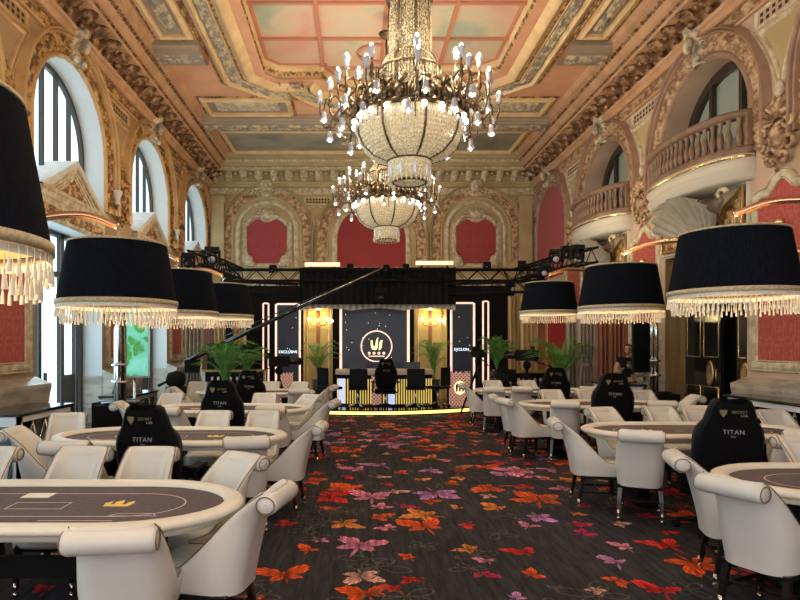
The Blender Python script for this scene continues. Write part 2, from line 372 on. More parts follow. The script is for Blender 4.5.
def resample(path, step, closed=False):
    pts = [Vector((p[0], p[1])) for p in path]
    if closed: pts.append(pts[0])
    out = [pts[0]]
    for a, b in zip(pts[:-1], pts[1:]):
        L = (b - a).length; n = max(1, int(round(L / step)))
        for i in range(1, n + 1): out.append(a.lerp(b, i / n))
    if closed: out.pop()
    return out
def sweep(mb, F, path, prof, closed=False, relief=None, rh=0.0, cell=0.3, nv=8, step=None, smooth=True):
    """carry a profile [(lateral offset, height off the surface)] along a 2-D path laid on the surface F.
    With relief the profile is just [(a0, n), (a1, n)] and the strip between is carved."""
    pts = resample(path, step, closed) if step else [Vector((p[0], p[1])) for p in path]
    k = len(pts); lats = []; lens = [0.0]
    for i in range(k):
        if closed: a, b, c = pts[i - 1], pts[i], pts[(i + 1) % k]
        else: a, b, c = pts[max(0, i - 1)], pts[i], pts[min(k - 1, i + 1)]
        d1 = (b - a); d2 = (c - b)
        if d1.length < 1e-9: d1 = d2
        if d2.length < 1e-9: d2 = d1
        d1 = d1.normalized(); d2 = d2.normalized()
        n1 = Vector((-d1.y, d1.x)); n2 = Vector((-d2.y, d2.x)); m = (n1 + n2)
        if m.length < 1e-6: m = n1
        m.normalize(); q = max(0.35, m.dot(n1)); lats.append(m / q)
        if i: lens.append(lens[-1] + (pts[i] - pts[i - 1]).length)
    if relief is None:
        mb.grid(lambda i, j: F(pts[i].x + lats[i].x * prof[j][0], pts[i].y + lats[i].y * prof[j][0], prof[j][1]), k, len(prof), smooth, cu=closed)
    else:
        a0, n0 = prof[0]; a1, n1 = prof[1]
        def fn(i, j):
            v = j / (nv - 1); a = a0 + (a1 - a0) * v; n = n0 + (n1 - n0) * v
            h = rh * relief(lens[i], v, cell)
            return F(pts[i].x + lats[i].x * a, pts[i].y + lats[i].y * a, n + h)
        mb.grid(fn, k, nv, smooth, cu=closed)
    return mb
def half_round(w, h, n=6, a0=0.0, base=0.0):
    """convex bead profile"""
    return [(a0 + w * (i / n), base + h * sin(pi * i / n)) for i in range(n + 1)]
def arch_path(c, spring, r, base=None, n=28):
    """semicircle from left foot over the top to right foot; base: foot height of the legs"""
    p = []
    if base is not None and base < spring: p.append((c - r, base))
    for i in range(n + 1):
        a = pi - pi * i / n; p.append((c + r * cos(a), spring + r * sin(a)))
    if base is not None and base < spring: p.append((c + r, base))
    return p
# ------------------------------------------------------------------ the hall
XL, XR, YB, YF, AX, ZT, ZC = -4.9, 6.0, 20.0, -4.0, 0.55, 7.75, 7.85
BAYS = [-1.6, 2.4, 6.4, 10.4, 14.4, 18.4]
FL = lambda s, t, n: (XL + n, s, t)
FR = lambda s, t, n: (XR - n, s, t)
FB = lambda s, t, n: (s, YB - n, t)
FF = lambda s, t, n: (s, YF + n, t)
FC = lambda s, t, n: (s, t, ZC - n)
SPR, RA = 5.25, 1.3

def wall_faces(mb, F, s0, s1, ztop, ops, ns=14):
    cuts = {s0, s1}
    for o in ops:
        if o.get('arch'):
            for i in range(ns + 1): cuts.add(round(o['c'] - o['r'] * cos(pi * i / ns), 5))
        else: cuts.update((o['c'] - o['r'], o['c'] + o['r']))
    cuts = sorted(c for c in cuts if s0 - 1e-6 <= c <= s1 + 1e-6)
    def top(o, s):
        return o['z1'] + sqrt(max(0, o['r'] ** 2 - (s - o['c']) ** 2)) if o.get('arch') else o['z1']
    for a, b in zip(cuts[:-1], cuts[1:]):
        if b - a < 1e-5: continue
        m = (a + b) / 2; la = lb = 0.0
        for o in sorted([o for o in ops if abs(m - o['c']) < o['r']], key=lambda o: o['z0']):
            n = len(mb.v)
            if o['z0'] > la + 1e-4 or o['z0'] > lb + 1e-4:
                mb.v += [F(a, la, 0), F(b, lb, 0), F(b, o['z0'], 0), F(a, o['z0'], 0)]; mb.face((n, n + 1, n + 2, n + 3))
            la, lb = top(o, a), top(o, b)
        n = len(mb.v); mb.v += [F(a, la, 0), F(b, lb, 0), F(b, ztop, 0), F(a, ztop, 0)]; mb.face((n, n + 1, n + 2, n + 3))
def outline(o, n=20):
    if o.get('arch'): return [(o['c'] - o['r'], o['z0'])] + arch_path(o['c'], o['z1'], o['r'], n=n) + [(o['c'] + o['r'], o['z0'])]
    return [(o['c'] - o['r'], o['z0']), (o['c'] - o['r'], o['z1']), (o['c'] + o['r'], o['z1']), (o['c'] + o['r'], o['z0'])]
def reveal(mb, F, o, depth):
    p = outline(o); k = len(p)
    for i in range(k):
        a = p[i]; b = p[(i + 1) % k]; n = len(mb.v)
        mb.v += [F(a[0], a[1], 0), F(b[0], b[1], 0), F(b[0], b[1], -depth), F(a[0], a[1], -depth)]; mb.face((n, n + 1, n + 2, n + 3), False)

# openings
opsL = []; opsR = []
for c in BAYS:
    opsL += [dict(c=c, r=1.22, z0=0.0, z1=3.7), dict(c=c, r=RA, z0=4.25, z1=SPR, arch=1)]
    if c < 16: opsR += [dict(c=c, r=1.22, z0=0.0, z1=3.35), dict(c=c, r=RA, z0=4.45, z1=SPR, arch=1)]
DEP = 0.45
def build_wall(name, F, ops, m, dep):
    w = MB(); wall_faces(w, F, YF, YB, ZT, ops); struct(w, name, m, fix=False)
    r = MB()
    for o in ops: reveal(r, F, o, dep)
    trim(r, 'reveal' if name == 'wall_left' else 'plaster_right')
build_wall('wall_left', FL, opsL, 'plaster_left', DEP)
build_wall('wall_right', FR, opsR, 'plaster_right', 0.5)
w = MB(); n = 0
w.v += [(XL - .6, YB, 0), (XR + .6, YB, 0), (XR + .6, YB, ZT), (XL - .6, YB, ZT)]; w.face((0, 1, 2, 3)); struct(w, 'wall_back', 'plaster_back', fix=False)
w = MB(); w.v += [(XL - .6, YF, 0), (XR + .6, YF, 0), (XR + .6, YF, ZT), (XL - .6, YF, ZT)]; w.face((3, 2, 1, 0)); struct(w, 'wall_front', 'plaster_right', fix=False)

# left windows: arched fanlights above, tall casements below
wn = 0
for c in BAYS:
    for o in (dict(c=c, r=RA, z0=4.25, z1=SPR, arch=1), dict(c=c, r=1.22, z0=0.0, z1=3.7)):
        wn += 1
        p = outline(o)
        g = MB(); g.mi = 0
        g.prism(p, FL, -DEP - 0.03, -DEP)
        ob = struct(g, 'window_%d' % wn, 'day_glass')
        f = MB()
        if o.get('arch'):
            sweep(f, FL, p, [(0, -DEP), (0, -DEP + .07), (-.09, -DEP + .07), (-.09, -DEP)], smooth=False)
            for dx in (-0.72, -0.24, 0.24, 0.72):
                h = SPR + sqrt(RA ** 2 - dx ** 2) - .02
                f.box(FL(c + dx, (4.25 + h) / 2, -DEP + .04), (.07, .06, h - 4.25))
            f.box(FL(c, 4.4, -DEP + .04), (.07, 2.6, .08))
        else:
            sweep(f, FL, p, [(0, -DEP), (0, -DEP + .08), (-.08, -DEP + .08), (-.08, -DEP)], smooth=False)
            for dx, wd in ((-0.36, .1), (0.42, .12), (0.98, .10)):
                f.box(FL(c + dx, 1.85, -DEP + .04), (.08, wd, 3.7))
            f.box(FL(c, 2.95, -DEP + .04), (.08, 2.4, .09)); f.box(FL(c, .12, -DEP + .04), (.08, 2.4, .24))
            f.box(FL(c + .74, 0.6, -DEP + .03), (.05, .46, 1.1))
            f.box(FL(c - .27, 1.15, -DEP + .12), (.05, .03, .16))
        s = f.build('window_frame', 'window_metal', ob)
# right windows behind the balconies
for c in BAYS[:-1]:
    wn += 1
    o = dict(c=c, r=RA, z0=4.45, z1=SPR, arch=1); p = outline(o)
    ob = struct(MB().prism(p, FR, -.53, -.5), 'window_%d' % wn, 'day_glass_r')
    f = MB(); sweep(f, FR, p, [(0, -.5), (0, -.40), (.16, -.40), (.16, -.5)], smooth=False)
    sweep(f, FR, p, [(0, -.5), (0, -.40), (-.16, -.40), (-.16, -.5)], smooth=False)
    for dx in (-0.42, 0.42):
        h = SPR + sqrt(RA ** 2 - dx ** 2) - .02; f.box(FR(c + dx, (4.45 + h) / 2, -.45), (.08, .09, h - 4.45))
    f.build('window_frame', 'dark_wood', ob)

# ---- arch rings, keystones, spandrels on both long walls
def ring(F, c, spring, r, base, m_orn, m_mould, w0=0.10, w=0.26, rh=0.07, lower=True):
    a = MB(); P = arch_path(c, spring, r, base)
    sweep(a, F, P, [(w0, .015), (w0 + w, .015)], relief=scroll, rh=rh, cell=.34, nv=9, step=.035); trim(a, m_orn)
    b = MB()
    sweep(b, F, P, [(0, 0)] + half_round(.09, .05, 4, 0.0, .01) + [(w0, 0)])
    sweep(b, F, P, [(w0 + w, 0)] + half_round(.05, .09, 4, w0 + w, .02) + half_round(.05, .13, 4, w0 + w + .05, .03) + [(w0 + w + .12, 0)])
    trim(b, m_mould)
def keystone(F, c, z, m, h=0.62):
    k = MB()
    def fn(i, j):
        v = i / 16; u = j / 8 - .5
        wd = .13 + .09 * v; pr = .10 + .16 * v ** 2 + .05 * sin(v * 9)
        return F(c + u * 2 * wd, z + h * v, pr * (1 - (2 * u) ** 4) + .02 * cos(u * 22) * sin(v * 14))
    k.grid(fn, 17, 9)
    for dz, rr in ((.08, .07), (h - .1, .10)):
        for sx in (-1, 1):
            p = F(c + sx * .12, z + dz, .14); k.ball(p, rr, 8, 5)
    p = F(c, z + .34, .24); k.ball(p, .09, 8, 6, (1, 1, 1.5))
    trim(k, m)
def spandrel(F, c, m_f, m_in, zt=6.62, zb=5.35, hw=0.46):
    """tapering framed panel with a row of vent holes over it"""
    out = []
    for i in range(9): t = i / 8; out.append((c - hw * (1 - t) ** 1.5 - .05, zt - .28 - (zt - .28 - zb) * t))
    out += [(2 * c - s, t) for s, t in out[::-1]]
    a = MB(); sweep(a, F, out, [(0, 0)] + half_round(.06, .05, 4, 0, .01) + [(.06, 0)], closed=True); sweep(a, F, out, [(-.09, 0)] + half_round(.03, .03, 3, -.09, .0) + [(-.06, 0)], closed=True)
    hw2 = hw + .08; rect = [(c - hw2, zt - .2), (c - hw2, zt), (c + hw2, zt), (c + hw2, zt - .2)]
    sweep(a, F, rect, half_round(.04, .04, 3), closed=True); trim(a, m_f)
    trim(MB().prism(out, F, 0, .008), m_in)
    g = MB()
    for i in range(8):
        for j in range(2):
            s = c - hw2 + .09 + i * (2 * hw2 - .18) / 7; t = zt - .14 + j * .09
            g.prism([(s - .03, t - .025), (s + .03, t - .025), (s + .03, t + .025), (s - .03, t + .025)], F, -.0, .006)
    trim(g, 'grille')
    # small corbel at the foot of the panel
    b = MB(); b.ball(F(c, zb - .05, .06), .1, 8, 6, (.7, .7, 1.3)); trim(b, m_f)
def carved_mass(F, c, z, w, h, n, m, seed=1, crown=True):
    """cartouche: fluted shell in an oval frame, mirrored scrolls, a leaf spray on top and a drop below"""
    rnd = random.Random(seed); k = MB()
    def fn(i, j):
        a = 2 * pi * i / 36; v = j / 6; r = v * (1 + .05 * cos(a * 9))
        return F(c + cos(a) * w * .24 * r, z + sin(a) * h * .22 * r, n * (.55 * sqrt(max(0, 1 - v * v)) + .15 + .10 * abs(cos(a * 4.5)) * v))
    k.grid(fn, 36, 7, True, cu=True)
    k.tube([F(c + cos(2 * pi * i / 24) * w * .28, z + sin(2 * pi * i / 24) * h * .26, n * .25) for i in range(25)], .028, 6, caps=False)
    for sg in (-1, 1):
        for (x0, z0, R, st, tn, d) in ((.33, .16, .15, 2.6, 1.5, 1), (.36, -.14, .13, -2.4, -1.5, 1), (.20, .40, .11, 3.2, 1.4, 1), (.22, -.36, .10, -2.6, -1.3, 1)):
            P = []; Rr = []
            for i in range(15):
                t = i / 14; a = st - tn * 2 * pi * t * .75; rr = R * (1 - .75 * t)
                P.append(F(c + sg * w * (x0 * 1.1 + rr * cos(a) * 1.3), z + h * (z0 * 1.1 + rr * sin(a)), n * (.25 + .35 * t))); Rr.append(.042 * w / .62 * (1 - .5 * t))
            k.tube(P, Rr, 6)
    for i in range(7):
        a = pi * (.14 + .12 * i); L = .30 + .10 * sin(i * pi / 6)
        k.tube([F(c + cos(a) * w * .16, z + h * (.30 + .06 * sin(a)), n * .3), F(c + cos(a) * w * .36, z + h * (.30 + L * .7 * sin(a)), n * .6), F(c + cos(a) * w * .50, z + h * (.30 + L * 1.1 * sin(a)), n * .45)], [.02, .045, .012], 6)
    for i in range(5): k.ball(F(c + .03 * sin(i * 2), z - h * (.34 + .07 * i), n * .3), .05 - .006 * i, 7, 5)
    return trim(k, m)

for c in BAYS:
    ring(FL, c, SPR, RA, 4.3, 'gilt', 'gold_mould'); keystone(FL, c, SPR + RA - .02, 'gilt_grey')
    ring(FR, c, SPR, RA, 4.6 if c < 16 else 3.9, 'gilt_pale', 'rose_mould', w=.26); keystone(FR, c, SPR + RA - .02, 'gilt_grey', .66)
for c in BAYS:
    cr = c - 2.0
    if cr < YF: continue
    for F, mf, mi, sd in ((FL, 'gold_mould', 'plaster_left', 3), (FR, 'gilt_cream', 'plaster_back', 5)):
        spandrel(F, cr, mf, mi)
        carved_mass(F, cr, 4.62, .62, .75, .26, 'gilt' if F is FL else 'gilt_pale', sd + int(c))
# vases bracketed on the left piers, consoles rising above them
for c in BAYS:
    cr = c - 2.0
    if cr < 7: continue
    v = MB(); v.lathe([(.02, 0), (.07, 0), (.04, .05), (.045, .12), (.08, .20), (.09, .24), (.10, .27), (.02, .27)], FL(cr - .42, 4.5, .16), 12); trim(v, 'white_stone')
    k = MB()
    def fn(i, j, cr=cr):
        v = i / 24; u = j / 8 - .5
        return FL(cr + u * (.5 - .2 * v), 4.95 + .75 * v, .22 * (1 - v) * (1 - (2 * u) ** 4) + .05 * abs(sin(v * 14)) * cos(u * 9))
    k.grid(fn, 25, 9); trim(k, 'gilt')

# ---- entablature: frieze, architrave, brackets, corona
def entab(F, s0, s1, m_orn, m_mould, m_br, brackets=True, s_off=0.0):
    a = MB(); sweep(a, F, [(s0, 6.82), (s1, 6.82)], [(-.10, .02), (.12, .02)], relief=scroll, rh=.06, cell=.4, nv=9, step=.045); trim(a, m_orn)
    b = MB(); prof = [(-.14, 0), (-.14, .05), (-.10, .05), (-.10, .0)]
    b.grid(lambda i, j: F((s0, s1)[i], *[(6.68, 0), (6.68, .05), (6.71, .06), (6.71, .01)][j]), 2, 4, False)
    P = [(6.95, 0), (6.95, .08), (7.0, .13), (7.03, .13), (7.05, .18), (7.09, .20), (7.09, .14), (7.13, .12), (7.38, .12), (7.38, .50), (7.42, .52), (7.50, .52), (7.53, .58), (7.60, .66), (7.68, .72), (7.70, .80), (7.76, .80), (7.85, .86)]
    b.grid(lambda i, j: F((s0, s1)[i], P[j][0], P[j][1]), 2, len(P), False); trim(b, m_mould)
    e = MB(); sweep(e, F, [(s0, 7.46), (s1, 7.46)], [(-.03, .52), (.03, .52)], relief=beads, rh=.04, cell=.10, nv=5, step=.025)
    sweep(e, F, [(s0, 7.645), (s1, 7.645)], [(-.035, .66), (.035, .70)], relief=beads, rh=.05, cell=.13, nv=5, step=.03); trim(e, m_br)
    k = MB(); n = int((s1 - s0) / .49)
    for i in range(n):
        s = s0 + (i + .5) * (s1 - s0) / n
        def fn(q, j, s=s):
            v = q / 9; u = j / 6 - .5
            pr = .13 + .36 * (0.5 - 0.5 * cos(pi * min(1, v * 1.25)))
            return F(s + u * (.26 - .04 * (1 - v)), 7.10 + .28 * v, pr * (1 - .35 * (2 * u) ** 4) + .02 * cos(u * 25) + .025 * sin(v * 16))
        k.grid(fn, 10, 7)
        k.ball(F(s, 7.16, .24), .075, 7, 5); k.ball(F(s, 7.33, .46), .06, 7, 5)
        r0 = s + .245; p = F(r0, 7.33, .3); k.ball(p, .07, 6, 4, (1, 1, .7))
    trim(k, m_br)
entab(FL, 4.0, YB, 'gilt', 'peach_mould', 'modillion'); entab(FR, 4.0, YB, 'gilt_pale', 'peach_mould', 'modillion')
entab(FB, XL, XR, 'gilt_cream', 'plaster_back', 'gilt_cream')

# ---- left pediments between lower casements and fanlights
for c in BAYS:
    a = MB(); hw = 1.15; zb, za = 4.22, 4.89
    # raked slabs running back into the opening
    for sg in (-1, 1):
        p = [(c, za), (c + sg * hw, zb), (c + sg * hw, zb - .10), (c, za - .10)]
        a.prism(p, FL, -.44, .10)
    trim(a, 'white_stone')
    b = MB()
    for sg in (-1, 1):
        for k, (o, n0) in enumerate(((.10, .09), (.16, .07), (.22, .055), (.28, .04))):
            b.prism([(c, za - o), (c + sg * (hw - .04 * k), zb - o + .0), (c + sg * (hw - .04 * k), zb - o - .05), (c, za - o - .05)], FL, 0, n0)
    b.grid(lambda i, j: FL((c - hw - .06, c + hw + .06)[i], *[(4.22, .10), (4.14, .14), (4.12, .12), (4.04, .10), (4.02, .08), (3.98, .06), (3.74, .05), (3.72, .03), (3.70, 0)][j]), 2, 9, False)
    b.prism([(c - hw, 4.22), (c + hw, 4.22), (c + hw, 4.19), (c - hw, 4.19)], FL, -.44, .10)
    trim(b, 'gilt_cream')
    t = MB()
    def fn(i, j, c=c):
        u = i / 40 * 2 - 1; v = j / 10; H = .42 * (1 - abs(u))
        return FL(c + u * .85, 4.24 + H * v * .85, .012 + .05 * scroll(u + 1, v, .3) * min(1, H * 6))
    t.grid(fn, 41, 11); trim(t, 'gilt')
    t = MB(); sweep(t, FL, [(c - 1.1, 3.86), (c + 1.1, 3.86)], [(-.09, .05), (.09, .05)], relief=scroll, rh=.05, cell=.32, nv=8, step=.04); trim(t, 'gilt')

# ---- framed damask on the piers
def frame_panel(F, c, hw, z0, z1, m_in, m_fr, scallop=True):
    top = []
    n = 16
    for i in range(n + 1):
        u = -1 + 2 * i / n
        dz = .22 * max(0, cos(u * pi * .5)) ** 1.0 + .06 * cos(u * pi * 2) if scallop else 0
        top.append((c + u * hw, z1 + dz))
    p = [(c - hw, z0)] + top + [(c + hw, z0)]
    trim(MB().prism(p, F, 0, .02), m_in)
    a = MB(); sweep(a, F, p, [(.03, .03), (.13, .03)], closed=True, relief=scroll, rh=.04, cell=.16, nv=6, step=.03)
    sweep(a, F, p, half_round(.03, .05, 4), closed=True); sweep(a, F, p, half_round(.04, .06, 4, .13), closed=True); trim(a, m_fr)
for c in BAYS:
    cr = c - 2
    frame_panel(FL, cr, .46, 1.45, 3.45, 'red_wall', 'gilt_cream'); frame_panel(FR, cr, .50, 1.48, 3.75, 'red_wall', 'gilt_cream')
    for F in (FL, FR):   # gilt sprays hanging inside the panels
        k = MB(); k.ball(F(cr, 3.42, .05), .07, 8, 6)
        for d in (-1, 0, 1): k.tube([F(cr + d * .05, 3.36, .05), F(cr + d * .14, 3.22, .07), F(cr + d * .10, 3.08 - .08 * (d == 0), .04)], [.035, .025, .006], 6)
        trim(k, 'brass_bright')

# ---- marble dado with a projecting ledge, cut at the openings
def dado(F, name, skip_r, hi=1.05):
    m = MB(); segs = []; cur = YF
    for c in BAYS:
        if F is FR and c > 16: continue
        segs.append((cur, c - skip_r)); cur = c + skip_r
    segs.append((cur, YB))
    P = [(0, .0), (0, .16), (.18, .16), (.20, .12), (.70, .12), (.73, .16), (.80, .20), (.84, .22), (.98, .24), (1.06, .26), (1.12, .26), (1.14, .20), (1.20, .06), (1.22, 0)]
    for a, b in segs:
        if b - a < .2: continue
        m.grid(lambda i, j: F((a, b)[i], P[j][0], P[j][1]), 2, len(P), False)
        for e in (a, b):
            n = len(m.v); m.v += [F(e, z, q) for z, q in P]; m.face(range(n, n + len(P)))
    struct(m, name, 'marble')
dado(FL, 'baseboard_left', 1.22); dado(FR, 'baseboard_right', 1.22)
# marble lining in the lower reveals
m = MB()
for c in BAYS:
    for sg in (-1, 1): m.box(FL(c + sg * 1.215, .55, -.22), (.44, .02, 1.1))
trim(m, 'marble')

# ---- back wall arches
def scallop_frame(cx, hw, z0, z1):
    p = [(cx - hw, z0 + .16), (cx - hw, z1 - .28)]
    for i in range(13):
        u = -1 + i / 6; p.append((cx + u * hw * .93, z1 - .28 * abs(u) ** 3 - .16 * max(0, 1 - (u / .45) ** 2)))
    p += [(cx + hw, z1 - .28), (cx + hw, z0 + .16), (cx + hw * .72, z0 + .04), (cx + hw * .6, z0), (cx - hw * .6, z0), (cx - hw * .72, z0 + .04)]
    return p
for k, dx in enumerate((-3.48, 3.48)):
    c = AX + dx
    ring(FB, c, 5.5, 1.10, 4.45, 'gilt_pale', 'plaster_back', w0=.08, w=.27, rh=.07)
    a = MB(); P = arch_path(c, 5.5, .90, 4.3); sweep(a, FB, P, [(0, .0), (0, .05), (.05, .08), (.10, .05), (.14, .01)]); trim(a, 'gilt_cream')
    keystone(FB, c, 6.62, 'gilt_cream', .5)
    p = scallop_frame(c, .66, 4.42, 5.93); trim(MB().prism(p, FB, 0, .03), 'red')
    a = MB(); sweep(a, FB, p[::1], [(.02, .03), (.15, .03)], closed=True, relief=scroll, rh=.05, cell=.2, nv=6, step=.04)
    sweep(a, FB, p, half_round(.03, .06, 4), closed=True); sweep(a, FB, p, half_round(.03, .06, 4, .15), closed=True)
    for sx in (-1, 1):
        a.ball(FB(c + sx * .6, 4.5, .08), .16, 8, 6, (1, .6, 1.2)); a.ball(FB(c + sx * .5, 4.4, .08), .11, 8, 6, (1, .6, 1))
        a.tube([FB(c + sx * .7, 4.3, .06), FB(c + sx * .62, 4.6, .1), FB(c + sx * .7, 4.85, .06)], [.06, .08, .02], 7)
    trim(a, 'gilt_cream')
    b = MB(); b.ball(FB(c, 6.02, .08), .2, 12, 8, (1.2, .5, .75))
    for i in range(9):
        an = pi * i / 8; b.tube([FB(c + .15 * cos(an), 6.0 + .1 * sin(an), .1), FB(c + .36 * cos(an), 6.0 + .26 * sin(an), .08)], [.05, .03], 6)
    for sx in (-1, 1): b.tube([FB(c + sx * .2, 5.98, .1), FB(c + sx * .45, 5.96, .09), FB(c + sx * .6, 5.80, .08), FB(c + sx * .7, 5.6, .05)], [.06, .05, .04, .02], 7)
    trim(b, 'gilt_cream')
ring(FB, AX, 5.15, 1.42, 4.3, 'gilt_pale', 'plaster_back', w0=.08, w=.30, rh=.07); keystone(FB, AX, 6.55, 'gilt_cream', .5)
P = [(AX - 1.14, 3.6)] + arch_path(AX, 5.2, 1.14) + [(AX + 1.14, 3.6)]; trim(MB().prism(P, FB, 0, .03), 'red_plain')
a = MB(); sweep(a, FB, P, [(0, .03), (.03, .09), (.08, .05), (.14, .08), (.18, .02)]); trim(a, 'gilt_cream')
for dx in (-1.78, 1.78): spandrel(FB, AX + dx, 'gilt_cream', 'plaster_back', 6.6, 5.8, .36)
for dx in (-1.78, 1.78):
    a = MB(); sweep(a, FB, [(AX + dx, 4.3), (AX + dx, 5.5)], [(-.11, .03), (.11, .03)], relief=scroll, rh=.06, cell=.3, nv=7, step=.04)
    trim(a, 'gilt_pale')
for c in (AX - 5.1, AX + 5.1):
    a = MB(); a.box((c, YB - .08, 5.5), (.42, .16, 2.3)); a.box((c, YB - .1, 6.5), (.5, .2, .2)); trim(a, 'plaster_back')
# string course, lower door-heads of the back wall
a = MB(); a.grid(lambda i, j: FB((XL, XR)[i], *[(4.30, 0), (4.28, .14), (4.22, .16), (4.18, .10), (4.10, .06), (4.08, 0)][j]), 2, 6, False); trim(a, 'plaster_back')
for dx in (-3.48, 3.48):
    a = MB(); c = AX + dx
    a.box((c, YB - .15, 3.42), (1.7, .3, .12)); a.box((c, YB - .12, 3.53), (1.5, .24, .1)); a.box((c, YB - .12, 3.25), (1.3, .24, .2)); a.box((c, YB - .1, 3.75), (.9, .2, .35)); trim(a, 'gilt_cream')
    frame_panel(FB, c, .55, .3, 3.0, 'ochre_wood', 'gilt_cream', False)

# ---- right wall: red blind arch in the last bay
P = [(18.2 - 1.28, 3.75)] + arch_path(18.4, SPR, 1.28) + [(18.4 + 1.28, 3.75)]
trim(MB().prism(P, FR, 0, .02), 'red')
# lunette panels over the doors (shell bracket background)
for c in BAYS[:-1]:
    a = MB(); rect = [(c - 1.25, 3.42), (c - 1.25, 4.16), (c + 1.25, 4.16), (c + 1.25, 3.42)]
    sweep(a, FR, rect, half_round(.05, .05, 4), closed=True); trim(a, 'balc_white')
    for sg in (-1, 1):
        t = MB()
        def fn(i, j, c=c, sg=sg):
            u = i / 26; v = j / 12; z0 = 3.47; H = .30 + .38 * (u) ** 1.4
            return FR(c + sg * (.30 + .90 * u), z0 + H * v, .02 + .06 * scroll(u * .9, v, .32))
        t.grid(fn, 27, 13)
        trim(t, 'gilt')
        q = MB(); pts = [(c + sg * (.30 + .90 * u / 8), 3.47 + .30 + .38 * (u / 8) ** 1.4) for u in range(9)]
        q.tube([FR(s, t2, .06) for s, t2 in pts] + [FR(c + sg * 1.2, 3.46, .06), FR(c + sg * .3, 3.46, .06), FR(c + sg * .3, 3.77, .06)], .025, 6); trim(q, 'brass_bright')
# doors in the right bays
for k, c in enumerate(BAYS[:-1]):
    if k < 3: 
        d = MB(); d.box(FR(c, 1.67, -.48), (.06, 2.44, 3.34)); struct(d, 'door_%d' % (k + 1), 'dark_wood'); continue
    if k == 3:   # ebonised double door, the middle standing open on the dark
        bk = MB(); bk.box(FR(c, 1.67, -.62), (.04, 2.6, 3.5)); trim(bk, 'dark')  # matt black board stands in for the unlit space past the open leaf
        ow = MB(); ow.box(FR(c + 1.2, 1.67, -.17), (.34, .03, 3.34)); ow.box(FR(c + 1.10, 1.67, -.30), (.05, .18, 3.34)); trim(ow, 'olive_wood')
        for q, (s0, s1) in enumerate(((c - 1.0, c - .52), (c - .08, c + 1.0))):
            d = MB(); d.box(FR((s0 + s1) / 2, 1.64, -.32), (.07, s1 - s0, 3.28)); o = struct(d, 'door_%d' % (k + 1 + q), 'dark_gloss')
            f = MB()
            for i in range(2 if q else 1):
                w = (s1 - s0) / (2 if q else 1); a0 = s0 + i * w + .06; a1 = s0 + (i + 1) * w - .06
                for z0, z1 in ((.15, .95), (1.5, 3.15)):
                    sweep(f, FR, [(a0, z0), (a0, z1), (a1, z1), (a1, z0)], [(0, -.283), (.010, -.272), (.02, -.283)], closed=True)
                m0 = (a0 + a1) / 2
                if i: continue
                f.lathe([(.001, 0), (.10, 0), (.115, .02), (.10, .035), (.07, .02), (.001, .03)], (0, 0, 0), 18)
                st = len(f.v) - 6 * 18
                for vi in range(st, len(f.v)):
                    x, y, z = f.v[vi]; f.v[vi] = FR(m0 + x, 1.2 + y * 2.0, -.285 + z)
            f.build('door_moulding', 'brass_bright', o)
            h = MB(); h.tube([FR(s0 + .05, 1.05, -.24), FR(s0 + .05, 1.28, -.24)], .013, 8); h.build('door_handle', 'brass_bright', o)
    if k == 4:   # copper-brown panelled leaves
        d = MB(); d.box(FR(c, 1.67, -.42), (.07, 2.44, 3.34)); o = struct(d, 'door_%d' % (k + 3), 'copper_wood')
        f = MB()
        for i in range(4):
            a0 = c - 1.2 + i * .6 + .07; f_ = [(a0, .2), (a0, 3.1), (a0 + .46, 3.1), (a0 + .46, .2)]
            sweep(f, FR, f_, [(0, -.385), (.02, -.36), (.04, -.385)], closed=True)
        f.build('door_moulding', 'ochre_wood', o)

